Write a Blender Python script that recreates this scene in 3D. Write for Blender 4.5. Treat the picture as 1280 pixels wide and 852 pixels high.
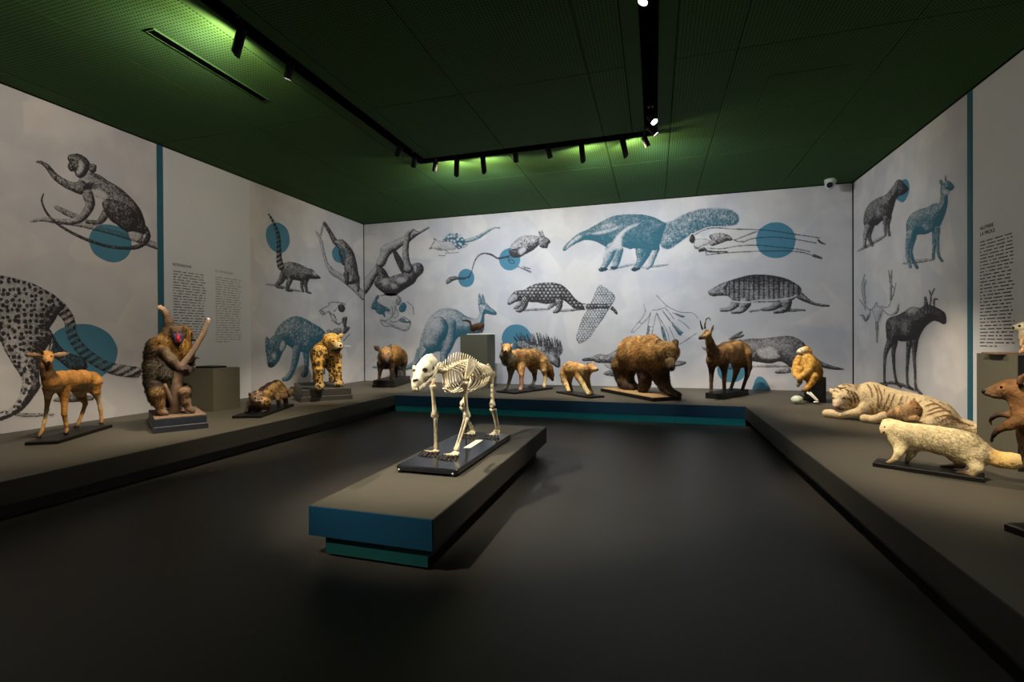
import bpy, bmesh, math, random
import numpy as np
from mathutils import Vector, Matrix
random.seed(7); rng = np.random.default_rng(7)
scene = bpy.context.scene
for o in list(bpy.data.objects): bpy.data.objects.remove(o)

# ------------------------------------------------------------------ camera
FPX, YAW, PIT, ROL, CH = 595.9181, -0.2914, -0.0044, -0.0053, 1.15
_F = np.array([math.sin(YAW), math.cos(YAW), 0.0]); _R = np.array([math.cos(YAW), -math.sin(YAW), 0.0]); _U = np.array([0, 0, 1.0])
_F, _U = _F*math.cos(PIT)+_U*math.sin(PIT), _U*math.cos(PIT)-_F*math.sin(PIT)
_R, _U = _R*math.cos(ROL)+_U*math.sin(ROL), _U*math.cos(ROL)-_R*math.sin(ROL)
CAM = np.array([0.0, 0.0, CH])
cd = bpy.data.cameras.new('camera'); cam = bpy.data.objects.new('camera', cd); scene.collection.objects.link(cam)
cd.sensor_width = 36.0; cd.lens = FPX*36.0/1280.0; cd.clip_start = 0.05; cd.clip_end = 100
cam.matrix_world = Matrix(((_R[0], _U[0], -_F[0], 0), (_R[1], _U[1], -_F[1], 0), (_R[2], _U[2], -_F[2], CH), (0, 0, 0, 1)))
scene.camera = cam

# ------------------------------------------------------------------ world, exposure (the lamps are built with their fixtures)
w = bpy.data.worlds.new('world'); scene.world = w; w.use_nodes = True
w.node_tree.nodes['Background'].inputs[0].default_value = (0.0, 0.0, 0.0, 1); w.node_tree.nodes['Background'].inputs[1].default_value = 0.0
scene.view_settings.view_transform = 'Standard'; scene.view_settings.look = 'None'
scene.view_settings.exposure = 0.0; scene.view_settings.gamma = 1.0; scene.view_settings.use_curve_mapping = False
SPOT_W, WASH_W, ANIMAL_W = 1.0, 1.0, 1.0     # lamp power factors

# ------------------------------------------------------------------ room measures (metres)
XL, XR, YB, YF, ZC, HP = -6.08, 3.10, 9.045, -3.0, 3.667, 0.258      # walls, ceiling, platform height
PXL, PXR, PYB = -3.992, 1.121, 6.775                                # inner platform edges
def ray(x, y): return _F + _R*(x-640.0)/FPX - _U*(y-426.0)/FPX
def on_plane(x, y, p0, n):
    d = ray(x, y); n = np.asarray(n, float)
    return CAM + d*(np.dot(np.asarray(p0)-CAM, n)/np.dot(d, n))
def on_z(x, y, z): return on_plane(x, y, (0, 0, z), (0, 0, 1))

# ------------------------------------------------------------------ helpers
def link(o, parent=None):
    scene.collection.objects.link(o)
    if parent: o.parent = parent
    return o
def tag(o, label=None, cat=None, group=None, kind=None):
    if label: o['label'] = label
    if cat: o['category'] = cat
    if group: o['group'] = group
    if kind: o['kind'] = kind
    return o
def empty(name, loc=(0, 0, 0)):
    o = bpy.data.objects.new(name, None); o.empty_display_size = 0.1; o.location = loc
    return link(o)
def mesh_obj(name, verts, faces, mat=None, parent=None, smooth=False, local=False):
    """verts in world coordinates; parents here are never rotated or scaled, only moved"""
    me = bpy.data.meshes.new(name)
    V = np.asarray(verts, float).reshape(-1, 3)
    if parent is not None and not local:
        q, off = parent, np.zeros(3)
        while q is not None:
            off += np.array(q.location); q = q.parent
        V = V - off
    me.from_pydata(V.tolist(), [], [tuple(int(i) for i in f) for f in faces])
    if mat:
        for m in (mat if isinstance(mat, (list, tuple)) else [mat]): me.materials.append(m)
    if smooth: me.polygons.foreach_set('use_smooth', [True]*len(me.polygons))
    me.update()
    return link(bpy.data.objects.new(name, me), parent)
class MB:
    def __init__(s): s.v = []; s.f = []
    def add(s, v, f):
        n = len(s.v); s.v += [tuple(map(float, p)) for p in v]; s.f += [tuple(i+n for i in q) for q in f]; return s
    def box(s, x0, x1, y0, y1, z0, z1):
        v = [(x, y, z) for z in (z0, z1) for (x, y) in ((x0, y0), (x1, y0), (x1, y1), (x0, y1))]
        return s.add(v, [(3, 2, 1, 0), (4, 5, 6, 7), (0, 1, 5, 4), (1, 2, 6, 5), (2, 3, 7, 6), (3, 0, 4, 7)])
    def prism(s, poly, z0, z1, bev=0.0):
        """vertical prism on an xy polygon (counter-clockwise) with an optional bevelled top edge"""
        P = np.asarray(poly, float); n = len(P); c = P.mean(0)
        rings = [(P, z0), (P, z1-bev)]
        if bev: rings.append((P+(c-P)/np.linalg.norm(c-P, axis=1)[:, None]*bev*1.4, z1))
        v = [(p[0], p[1], z) for R_, z in rings for p in R_]; f = [tuple(range(n))[::-1]]
        for k in range(len(rings)-1):
            for i in range(n): j = (i+1) % n; f.append((k*n+i, k*n+j, (k+1)*n+j, (k+1)*n+i))
        f.append(tuple((len(rings)-1)*n+i for i in range(n)))
        return s.add(v, f)
    def tube(s, pts, rad, seg=8, cap=True, flat=1.0):
        P = [np.asarray(p, float) for p in pts]; n = len(P)
        rr = rad if hasattr(rad, '__len__') else [rad]*n
        base = len(s.v); up = None
        for i in range(n):
            t = P[min(i+1, n-1)]-P[max(i-1, 0)]; t = t/(np.linalg.norm(t)+1e-12)
            if up is None:
                a = np.array([0, 0, 1.0]) if abs(t[2]) < 0.9 else np.array([1.0, 0, 0]); up = np.cross(t, a)
            up = up-t*np.dot(up, t); up /= (np.linalg.norm(up)+1e-12); b = np.cross(t, up)
            for k in range(seg):
                a = 2*math.pi*k/seg; s.v.append(tuple(P[i]+rr[i]*(math.cos(a)*up+flat*math.sin(a)*b)))
        for i in range(n-1):
            for k in range(seg):
                k2 = (k+1) % seg; s.f.append((base+i*seg+k, base+i*seg+k2, base+(i+1)*seg+k2, base+(i+1)*seg+k))
        if cap:
            s.f.append(tuple(base+k for k in range(seg))[::-1]); s.f.append(tuple(base+(n-1)*seg+k for k in range(seg)))
        return s
    def ball(s, c, r, seg=10, rings=7):
        r = r if hasattr(r, '__len__') else (r, r, r); base = len(s.v)
        for i in range(1, rings):
            a = math.pi*i/rings
            for k in range(seg):
                b = 2*math.pi*k/seg; s.v.append((c[0]+r[0]*math.sin(a)*math.cos(b), c[1]+r[1]*math.sin(a)*math.sin(b), c[2]+r[2]*math.cos(a)))
        t = len(s.v); s.v.append((c[0], c[1], c[2]+r[2])); s.v.append((c[0], c[1], c[2]-r[2]))
        for i in range(rings-2):
            for k in range(seg):
                k2 = (k+1) % seg; s.f.append((base+i*seg+k, base+(i+1)*seg+k, base+(i+1)*seg+k2, base+i*seg+k2))
        for k in range(seg):
            k2 = (k+1) % seg; s.f.append((t, base+k, base+k2)); q = base+(rings-2)*seg; s.f.append((t+1, q+k2, q+k))
        return s
    def build(s, name, mat=None, parent=None, smooth=False): return mesh_obj(name, s.v, s.f, mat, parent, smooth)

# ------------------------------------------------------------------ materials
class NT:
    """tiny node-graph helper"""
    def __init__(s, name):
        s.m = bpy.data.materials.new(name); s.m.use_nodes = True; s.t = s.m.node_tree
        s.b = s.t.nodes['Principled BSDF']
    def n(s, typ, **kw):
        d = s.t.nodes.new(typ)
        for k, v in kw.items():
            if k.startswith('i_'): d.inputs[int(k[2:])].default_value = v
            else: setattr(d, k, v)
        return d
    def l(s, a, b): s.t.links.new(a, b)
    def mathn(s, op, a, b=None, c=None, clamp=False):
        d = s.n('ShaderNodeMath', operation=op, use_clamp=clamp)
        for i, q in enumerate((a, b, c)):
            if q is None: continue
            if isinstance(q, (int, float)): d.inputs[i].default_value = q
            else: s.l(q, d.inputs[i])
        return d.outputs[0]
    def mix(s, fac, a, b):
        d = s.n('ShaderNodeMix', data_type='RGBA')
        for i, q in ((0, fac), (6, a), (7, b)):
            if isinstance(q, (int, float)): d.inputs[i].default_value = q
            elif isinstance(q, tuple): d.inputs[i].default_value = (*q[:3], 1)
            else: s.l(q, d.inputs[i])
        return d.outputs[2]
    def pos(s): return s.n('ShaderNodeNewGeometry').outputs['Position']
    def noise(s, scale, detail=2.0, rough=0.5, vec=None):
        d = s.n('ShaderNodeTexNoise'); d.inputs['Scale'].default_value = scale; d.inputs['Detail'].default_value = detail; d.inputs['Roughness'].default_value = rough
        s.l(vec if vec is not None else s.pos(), d.inputs['Vector']); return d.outputs['Fac']
    def ramp(s, fac, lo, hi):
        d = s.n('ShaderNodeMapRange', interpolation_type='SMOOTHSTEP'); d.inputs[1].default_value = lo; d.inputs[2].default_value = hi; s.l(fac, d.inputs[0]); return d.outputs[0]
    def bump(s, h, strength, dist=0.01):
        d = s.n('ShaderNodeBump'); d.inputs['Strength'].default_value = strength; d.inputs['Distance'].default_value = dist; s.l(h, d.inputs['Height']); s.l(d.outputs[0], s.b.inputs['Normal'])
    def fin(s, col, rough=0.6, metal=0.0, spec=0.5):
        if isinstance(col, tuple): s.b.inputs['Base Color'].default_value = (*col[:3], 1)
        else: s.l(col, s.b.inputs['Base Color'])
        s.b.inputs['Roughness'].default_value = rough; s.b.inputs['Metallic'].default_value = metal; s.b.inputs['Specular IOR Level'].default_value = spec
        return s.m
def plain(name, col, rough=0.6, metal=0.0, spec=0.5, var=0.12, scale=9.0, bump=0.0):
    g = NT(name); c2 = tuple(max(0, q*(1-var)) for q in col); c1 = tuple(q*(1+var) for q in col)
    nz = g.noise(scale, 4.0); m = g.fin(g.mix(nz, c2, c1), rough, metal, spec)
    if bump: g.bump(g.noise(scale*8, 3.0), bump)
    return m
def emit(name, col, strength):
    g = NT(name); g.b.inputs['Emission Color'].default_value = (*col, 1); g.b.inputs['Emission Strength'].default_value = strength
    return g.fin(col, 0.4)
def paper_col(g):
    """mottled watercolour paper printed on the walls"""
    p = g.pos()
    a = g.noise(0.9, 3.0, 0.55, p); b = g.noise(2.6, 2.0, 0.5, p)
    v = g.n('ShaderNodeTexVoronoi', feature='SMOOTH_F1'); v.inputs['Scale'].default_value = 1.9; v.inputs['Smoothness'].default_value = 0.12; g.l(p, v.inputs['Vector'])
    sep = g.n('ShaderNodeSeparateColor'); g.l(v.outputs['Color'], sep.inputs[0])
    c = g.mix(g.ramp(a, 0.3, 0.7), (0.47, 0.47, 0.515), (0.605, 0.575, 0.57))
    c = g.mix(g.mathn('MULTIPLY', g.ramp(b, 0.35, 0.7), 0.55), c, (0.67, 0.65, 0.66))
    return g.mix(g.mathn('MULTIPLY', g.ramp(sep.outputs[0], 0.1, 0.95), 0.52), c, (0.45, 0.46, 0.52))
M = {}
g = NT('printed_wall_paper'); M['paper'] = g.fin(paper_col(g), 0.75, spec=0.25)
g = NT('printed_ink')
at = g.n('ShaderNodeVertexColor', layer_name='ink')
nz = g.noise(95.0, 1.0, 0.5); nz2 = g.noise(34.0, 2.0); nz3 = g.noise(7.0, 3.0)          # engraved stipple, strokes, uneven inking
th = g.mathn('ADD', g.mathn('ADD', g.mathn('MULTIPLY', g.mathn('SUBTRACT', nz, 0.5), 1.35), g.mathn('MULTIPLY', g.mathn('SUBTRACT', nz2, 0.5), 0.9)), g.mathn('MULTIPLY', g.mathn('SUBTRACT', nz3, 0.5), 0.5))
th = g.mathn('MULTIPLY', th, g.ramp(at.outputs['Alpha'], 0.0, 0.35))
cov = g.mathn('MULTIPLY', g.mathn('ADD', at.outputs['Alpha'], th), 1.16, clamp=True)
M['print'] = g.fin(g.mix(cov, paper_col(g), at.outputs['Color']), 0.75, spec=0.25)
M['textpanel'] = plain('pale_text_panel', (0.60, 0.615, 0.665), 0.7, spec=0.25, var=0.02, scale=1.5)
M['disc'] = plain('blue_disc_print', (0.066, 0.205, 0.305), 0.75, spec=0.25, var=0.05, scale=3)
M['stripe'] = plain('teal_stripe', (0.012, 0.10, 0.15), 0.6, var=0.05)
M['lettering'] = plain('black_lettering', (0.03, 0.03, 0.035), 0.8, var=0.0)
M['smalltext'] = plain('small_text_ink', (0.10, 0.10, 0.105), 0.8, var=0.0)
M['lettering_grey'] = plain('grey_lettering', (0.25, 0.25, 0.26), 0.8, var=0.0)
M['joint'] = plain('dark_joint', (0.006, 0.006, 0.008), 0.9, var=0)
# floor
g = NT('dark_linoleum'); a = g.noise(1.3, 5.0, 0.6); b = g.noise(160.0, 2.0)
c = g.mix(g.ramp(a, 0.25, 0.75), (0.025, 0.023, 0.0195), (0.033, 0.030, 0.0258)); c = g.mix(g.mathn('MULTIPLY', b, 0.25), c, (0.043, 0.039, 0.034))
M['floor'] = g.fin(c, 0.42, spec=0.35); g.bump(g.noise(60.0, 3.0), 0.04)
g = NT('olive_grey_paint'); a = g.noise(1.1, 5.0, 0.6); b = g.noise(90.0, 3.0)
c = g.mix(g.ramp(a, 0.25, 0.75), (0.066, 0.060, 0.046), (0.082, 0.075, 0.058)); c = g.mix(g.mathn('MULTIPLY', b, 0.2), c, (0.098, 0.09, 0.072))
M['platform'] = g.fin(c, 0.55, spec=0.3)
M['platform_base'] = plain('dark_platform_base', (0.036, 0.033, 0.027), 0.6)  # base colour, also used as painted shade on the slab sides
M['fascia_blue'] = plain('deep_blue_fascia', (0.008, 0.065, 0.15), 0.5, var=0.08, scale=2)
M['fascia_teal_lit'] = plain('lit_teal_fascia', (0.03, 0.62, 0.78), 0.5, var=0.08, scale=2)  # teal lightened to hold the glow of light from below
M['island_blue'] = plain('island_blue_front', (0.010, 0.095, 0.20), 0.5, var=0.08, scale=2)
M['fascia_teal'] = plain('teal_fascia', (0.012, 0.27, 0.27), 0.5, var=0.08, scale=2)
M['plinth'] = plain('olive_plinth_paint', (0.098, 0.092, 0.066), 0.55, var=0.06, scale=2.0, spec=0.3)
# ceiling
g = NT('green_perforated_panel'); p = g.pos()
sc_ = g.n('ShaderNodeVectorMath', operation='SCALE'); sc_.inputs[3].default_value = 1/0.030; g.l(p, sc_.inputs[0])
fr = g.n('ShaderNodeVectorMath', operation='FRACTION'); g.l(sc_.outputs[0], fr.inputs[0])
sx = g.n('ShaderNodeSeparateXYZ'); g.l(fr.outputs[0], sx.inputs[0])
dx = g.mathn('SUBTRACT', sx.outputs[0], 0.5); dy = g.mathn('SUBTRACT', sx.outputs[1], 0.5)
dd = g.mathn('ADD', g.mathn('MULTIPLY', dx, dx), g.mathn('MULTIPLY', dy, dy))
hole = g.mathn('LESS_THAN', dd, 0.068)
GREEN = (0.046, 0.110, 0.038)
M['perf'] = g.fin(g.mix(hole, g.mix(g.noise(3.0, 3.0), tuple(q*0.9 for q in GREEN), tuple(q*1.1 for q in GREEN)), (0.010, 0.028, 0.009)), 0.7, spec=0.06)
M['green'] = plain('green_plain_panel', tuple(q*0.8 for q in GREEN), 0.7, var=0.06, scale=3, spec=0.06)
M['black'] = plain('matt_black_metal', (0.010, 0.010, 0.012), 0.45, var=0.1)
M['void'] = plain('black_void', (0.0015, 0.0015, 0.0015), 1.0, var=0, spec=0.0)
M['whiteplastic'] = plain('white_plastic', (0.55, 0.58, 0.56), 0.4, var=0.04)
M['lens'] = emit('lit_lamp_lens', (1.0, 0.93, 0.80), 60.0)
M['glossblack'] = plain('black_gloss_board', (0.008, 0.009, 0.014), 0.16, var=0.1)
M['fascia_teal_island'] = plain('island_teal_front', (0.010, 0.13, 0.135), 0.5, var=0.08, scale=2)
M['board'] = plain('black_stained_board', (0.006, 0.0055, 0.005), 0.5, var=0.3, scale=20, spec=0.25)
M['eye'] = plain('glass_eye', (0.01, 0.007, 0.004), 0.08, var=0)
# ================================================================== the room
floor = MB().box(XL-0.2, XR+0.2, YF-0.2, YB+0.2, -0.1, 0.0).build('floor', M['floor']); tag(floor, 'dark brown grey linoleum floor of the gallery', kind='structure')
wall_back = MB().box(XL-0.2, XR+0.2, YB+0.012, YB+0.2, 0, ZC+0.1).build('wall_back', M['joint']); tag(wall_back, 'back wall printed with large animal engravings', kind='structure')
wall_left = MB().box(XL-0.2, XL-0.012, YF, YB+0.011, 0, ZC+0.1).build('wall_left', M['joint']); tag(wall_left, 'left wall printed with animal engravings and a text panel', kind='structure')
wall_right = MB().box(XR+0.012, XR+0.2, YF, YB+0.011, 0, ZC+0.1).build('wall_right', M['joint']); tag(wall_right, 'right wall printed with deer engravings and a text panel', kind='structure')
wall_front = MB().box(XL-0.2, XR+0.2, YF-0.2, YF-0.001, 0, ZC+0.1).build('wall_front', M['plinth']); tag(wall_front, 'plain olive wall behind the viewer', kind='structure')
G = 0.004
MB().box(XL+0.014, XR-0.014, YB, YB+0.012, 0, ZC-0.012).build('wall_panel', M['paper'], wall_back)
for nm, y0, y1, mt, dx in (('wall_panel', YF, 4.535, 'paper', 0), ('stripe', 4.537, 4.613, 'stripe', 0.006), ('text_panel', 4.615, 5.998, 'textpanel', 0), ('wall_panel', 6.0, YB-0.014, 'paper', 0)):
    MB().box(XL-0.012, XL+dx, y0, y1, 0, ZC-0.012).build(nm, M[mt], wall_left)
for nm, y0, y1, mt, dx in (('wall_panel', 6.078, YB-0.014, 'paper', 0), ('stripe', 5.998, 6.076, 'stripe', 0.006), ('text_panel', 4.3, 5.996, 'textpanel', 0), ('wall_panel', YF, 4.298, 'paper', 0)):
    MB().box(XR-dx, XR+0.012, y0, y1, 0, ZC-0.012).build(nm, M[mt], wall_right)

# ---- ceiling: dark deck with perforated panels, plain strips and the black lighting channel
ceiling = MB().box(XL-0.2, XR+0.2, YF-0.2, YB+0.2, ZC+0.10, ZC+0.2).build('ceiling', M['void']); tag(ceiling, 'dark green perforated metal panel ceiling', kind='structure')
CX0, CX1, CX2, CX3, CY0, CY1, CYS = -3.215, -3.085, -0.108, 0.034, 6.055, 6.185, -1.5   # channel edges
SW = 0.15                                                                                # plain strip width
def panels(xs, ys, mt, nm='ceiling_panel'):
    for i in range(len(xs)-1):
        for j in range(len(ys)-1):
            h = 0.004
            MB().box(xs[i]+h, xs[i+1]-h, ys[j]+h, ys[j+1]-h, ZC, ZC+0.02).build(nm, M[mt], ceiling)
panels([XL+0.01, -5.8, -4.5, CX0-SW], [YF, -0.55, 2.0, 4.56, 7.10, YB-0.01], 'perf')
panels([CX3+SW, 0.7, 2.0, XR-0.01], [YF, -0.55, 2.0, 4.56, 7.10, YB-0.01], 'perf')
panels([CX0-SW, -1.9, -0.6, CX3+SW], [CY1+0.02, 7.10, YB-0.01], 'perf')
panels([CX1+SW, -1.9, -0.6, CX2-SW], [YF, -0.55, 2.0, 4.56, CY0-0.02], 'perf')
panels([CX0-SW, CX0], [YF, 2.0, CY1+0.02], 'green', 'plain_strip'); panels([CX1, CX1+SW], [YF, 2.0, CY0-0.02], 'green', 'plain_strip')
panels([CX2-SW, CX2], [YF, 2.0, CY0-0.02], 'green', 'plain_strip'); panels([CX3, CX3+SW], [YF, 2.0, CY1+0.02], 'green', 'plain_strip')
# recessed channel walls
ch = MB()
ZT = ZC+0.09
for (x0, x1, y0, y1) in ((CX0, CX1, YF, CY1), (CX2, CX3, YF, CY1), (CX0, CX3, CY0, CY1)):
    ch.box(x0, x1, y0, y1, ZT, ZT+0.005)
ch.box(CX0-0.003, CX0+0.003, YF, CY1, ZC-0.002, ZT); ch.box(CX1-0.003, CX1+0.003, YF, CY0, ZC-0.002, ZT)
ch.box(CX2-0.003, CX2+0.003, YF, CY0, ZC-0.002, ZT); ch.box(CX3-0.003, CX3+0.003, YF, CY1, ZC-0.002, ZT)
ch.box(CX1, CX2, CY0-0.003, CY0+0.003, ZC-0.002, ZT); ch.box(CX0, CX3, CY1-0.003, CY1+0.003, ZC-0.002, ZT)
ch.build('lighting_channel', M['void'], ceiling)
# access hatch, a slightly lowered panel with its dark joint
MB().box(1.06, 1.73, 5.12, 5.85, ZC-0.001, ZC+0.001).build('hatch_joint', M['joint'], ceiling)
MB().box(1.068, 1.722, 5.128, 5.842, ZC-0.003, ZC).build('access_hatch', M['perf'], ceiling)
# slot diffuser
sd = empty('slot_diffuser', (-3.9, 3.46, ZC))
MB().box(-3.938, -3.862, 2.87, 4.05, ZC-0.010, ZC+0.0).build('slot', M['void'], sd)
fr_ = MB(); fr_.box(-3.946, -3.938, 2.86, 4.06, ZC-0.012, ZC); fr_.box(-3.862, -3.854, 2.86, 4.06, ZC-0.012, ZC); fr_.box(-3.938, -3.862, 2.86, 2.87, ZC-0.012, ZC); fr_.box(-3.938, -3.862, 4.05, 4.06, ZC-0.012, ZC)
fr_.build('frame', M['green'], sd)
tag(sd, 'narrow black slot air diffuser in the green ceiling', 'air vent')
# security camera near the right corner
sp = on_plane(1038, 219, (0, YB-0.28, 0), (0, 1, 0))
sc1 = empty('security_camera', (sp[0], sp[1], ZC))
MB().tube([(sp[0], sp[1], ZC), (sp[0], sp[1], ZC-0.05)], [0.085, 0.08], 20).build('mount_ring', M['whiteplastic'], sc1, True)
MB().ball((sp[0]-0.01, sp[1]-0.02, ZC-0.085), 0.075, 18, 12).build('dome', M['whiteplastic'], sc1, True)
dcam = np.array([-0.35, -0.85, -0.35]); dcam /= np.linalg.norm(dcam); c0 = np.array([sp[0]-0.01, sp[1]-0.02, ZC-0.085])
MB().tube([c0+dcam*0.05, c0+dcam*0.082], [0.045, 0.042], 18).build('lens', M['glossblack'], sc1, True)
tag(sc1, 'small white dome security camera under the ceiling corner', 'camera')

# ---- the U-shaped display platform and the island in the middle
pf = empty('display_platform', ((XL+XR)/2, YB-1, 0))
ZS = 0.100; RC = 0.085; YP = -2.2
def ushape(inx0, inx1, iny, z0, z1, yp):
    return [(XL+0.013, yp), (inx0, yp), (inx0, iny), (inx1, iny), (inx1, yp), (XR-0.013, yp), (XR-0.013, YB-0.009), (XL+0.013, YB-0.009)]
def uprism(poly, z0, z1):
    n = len(poly); v = [(x, y, z0) for x, y in poly]+[(x, y, z1) for x, y in poly]
    f = [(i, (i+1) % n, n+(i+1) % n, n+i) for i in range(n)]
    for o, fl in ((0, 1), (n, 0)):
        qs = [(0, 1, 2, 7), (7, 2, 3, 6), (3, 4, 5, 6)]
        f += [tuple(o+i for i in (q[::-1] if fl else q)) for q in qs]
    return MB().add(v, f)
uprism(ushape(PXL, PXR, PYB, 0, 0, YP), ZS, HP).build('slab', M['platform'], pf)
uprism(ushape(PXL-RC, PXR+RC, PYB+RC, 0, 0, YP+RC), 0.0, ZS).build('recessed_base', M['platform_base'], pf)
MB().box(PXL+0.0, PXR, PYB-0.005, PYB, ZS, HP-0.003).build('blue_fascia', M['fascia_blue'], pf)
for x0, x1 in ((PXL, -2.35), (-2.345, -1.05), (-1.045, 0.25), (0.255, PXR)):
    MB().box(x0, x1, PYB+0.012, PYB+0.020, 0.004, ZS).build('teal_fascia', M['fascia_teal_lit'], pf)  # light on the lower strip is put into its colour
MB().box(PXL, PXL+0.005, YP, PYB-0.005, ZS, HP-0.003).build('side_shade_strip', M['platform_base'], pf)  # darker strip holds the platform side's shade in its colour
MB().box(PXR-0.005, PXR, YP, PYB-0.005, ZS, HP-0.003).build('side_shade_strip', M['platform_base'], pf)  # opposite side, shade likewise put into the strip's tone
tag(pf, 'low olive grey U-shaped display platform along the three walls', 'platform')
IX0, IX1, IY0, IY1 = -1.79, -1.06, 2.145, 4.72
isl = empty('island_plinth', ((IX0+IX1)/2, (IY0+IY1)/2, 0))
MB().box(IX0, IX1, IY0, IY1, ZS, HP).build('slab', M['platform'], isl)
MB().box(IX0+0.08, IX1-0.08, IY0+0.085, IY1-0.085, 0.0, ZS).build('recessed_base', M['platform_base'], isl)
MB().box(IX0, IX1, IY0-0.005, IY0, ZS, HP-0.002).build('blue_fascia', M['island_blue'], isl)
MB().box(IX0+0.10, IX1-0.03, IY0+0.004, IY0+0.012, 0.012, ZS).build('teal_fascia', M['fascia_teal_island'], isl)
for x_ in (IX0-0.005, IX1): MB().box(x_, x_+0.005, IY0, IY1, ZS, HP-0.003).build('side_shade_strip', M['platform_base'], isl)  # island sides get the same shade-coloured strips
tag(isl, 'low free-standing olive plinth with blue front under the bear skeleton', 'plinth')

# ---- track spotlights
def aim_basis(d):
    d = np.asarray(d, float); d /= np.linalg.norm(d); a = np.array([0, 0, 1.0]); s_ = np.cross(d, a); s_ /= np.linalg.norm(s_); return d, s_, np.cross(s_, d)
def spotlight(px, py, track, aim, label, long=False, power=60.0, cone=50, blend=0.8, col=(1, 0.85, 0.62), radius=0.03, spill=0.21):
    """fixture hanging from the channel; track: ('x', X) or ('y', Y) or an explicit point"""
    P = on_z(px, py, ZC-0.065) if track[0] != 'p' else np.array([*track[1], ZC-0.065])
    if track[0] != 'p': P[0 if track[0] == 'x' else 1] = track[1]
    d, s_, u_ = aim_basis(np.asarray(aim, float)-P)
    body_d = d.copy()
    L = 0.20 if long else 0.135; r = 0.036
    if long: body_d = d*np.array([0.35, 0.35, 1]); body_d[2] = -0.8; body_d /= np.linalg.norm(body_d)
    t = empty('track_spotlight', (P[0], P[1], ZC+0.05))
    top = P-body_d*0.035; end = P+body_d*(L-0.035)
    MB().tube([(P[0], P[1], ZC+0.085), (P[0], P[1], P[2]+0.0)], 0.011, 8).build('stem', M['black'], t)
    MB().box(P[0]-0.03, P[0]+0.03, P[1]-0.03, P[1]+0.03, ZC+0.05, ZC+0.085).build('track_adapter', M['black'], t)
    b = MB()
    if long:   # snoot with an angled cut mouth
        bd, bs, bu = aim_basis(body_d); n = 20; side = d-bd*np.dot(d, bd); side /= np.linalg.norm(side)+1e-9; v = []
        for k, base in enumerate((top, end)):
            for i in range(n):
                a = 2*math.pi*i/n; q = r*(math.cos(a)*bs+math.sin(a)*bu); p = base+q
                if k == 1: p = p+bd*(-0.9*np.dot(q, side))
                v.append(p)
        b.add(v, [(i, (i+1) % n, n+(i+1) % n, n+i) for i in range(n)]+[tuple(range(n))[::-1]])
        lens_c = end-bd*0.055
        MB().tube([lens_c-bd*0.004, lens_c], [r*0.92, r*0.92], 20).build('lens', M['lens'], t)
        lp = end+side*0.030+bd*0.01
    else:
        b.tube([top, top+body_d*0.006, end-body_d*0.008], [r*0.85, r, r], 20, cap=False); n = len(b.v)
        b.f.append(tuple(range(20))[::-1])
        lens_c = end-body_d*0.025
        MB().tube([lens_c-body_d*0.004, lens_c], [r*0.93, r*0.93], 20).build('lens', M['lens'], t)
        lp = end+body_d*0.012
    b.build('housing', M['black'], t, True)
    ld = bpy.data.lights.new('lamp', 'SPOT'); ld.energy = power; ld.color = col; ld.spot_size = math.radians(cone); ld.spot_blend = blend; ld.shadow_soft_size = radius
    lo = bpy.data.objects.new('lamp', ld); link(lo, t)
    lo.location = Vector(lp)-t.location; lo.rotation_euler = Vector(d).to_track_quat('-Z', 'Y').to_euler()
    if long:     # stray light leaving the cut mouth, grazing the ceiling
        l2 = bpy.data.lights.new('spill', 'SPOT'); l2.energy = power*spill; l2.color = (1.0, 0.84, 0.46); l2.spot_size = math.radians(176); l2.spot_blend = 0.3; l2.shadow_soft_size = radius
        o2 = bpy.data.objects.new('spill', l2); link(o2, t); o2.location = lo.location; dd_ = np.array([d[0], d[1], -0.02]); o2.rotation_euler = Vector(dd_).to_track_quat('-Z', 'Y').to_euler()
    tag(t, label, 'spotlight', 'black track spotlights on the ceiling')
    return t
TL, TB, TR = ('x', -3.15), ('y', 6.12), ('x', -0.037)
WARM, NEUT, COOL = (1.0, 0.84, 0.62), (1.0, 0.87, 0.77), (0.78, 0.88, 1.0)
Wm = 125*WASH_W; An = 340*ANIMAL_W
# left track
spotlight(304, 40, TL, (-6.0, 3.2, 2.3), 'long black spotlight on the left track, nearest the viewer, with green glow', True, 0.75*Wm, 150, 0.9, NEUT, 0.03, 0.45)
spotlight(370, 84, TL, (-4.55, 4.0, 0.6), 'short black spotlight on the left track with one pale lit side', False, 1.5*An, 46, 0.9, WARM)
spotlight(505, 186, TL, (-4.8, 6.1, 0.8), 'short black spotlight on the left track, second before the corner', False, 1.5*An, 36, 0.9, WARM)
spotlight(521, 200, TL, (-4.8, 7.7, 0.6), 'short black spotlight on the left track right at the back corner', False, 1.3*An, 38, 0.9, WARM)
# back track
spotlight(545, 206, TB, (-4.6, 8.0, 0.6), 'leftmost short spotlight on the back track', False, 1.0*An, 36, 0.9, WARM)
spotlight(575, 206, TB, (-4.3, 9.0, 2.0), 'long slanted spotlight on the back track with green glow to its left', True, 1.42*Wm, 122, 1.0, COOL)
spotlight(606, 201, TB, (-2.4, 9.0, 2.0), 'long upright spotlight on the back track, third from its left end', True, 1.42*Wm, 122, 1.0, COOL)
spotlight(645, 194, TB, (-2.05, 7.6, 0.6), 'short upright spotlight on the back track, fourth from its left end', False, 1.1*An, 36, 0.9, WARM)
spotlight(685, 188, TB, (-0.55, 7.65, 0.6), 'short upright spotlight on the back track, fifth from its left end', False, 1.7*An, 44, 0.9, WARM)
spotlight(728, 186, TB, (-0.5, 9.0, 2.0), 'long spotlight on the back track leaning right, middle of the green glow', True, 1.42*Wm, 122, 1.0, COOL)
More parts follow.
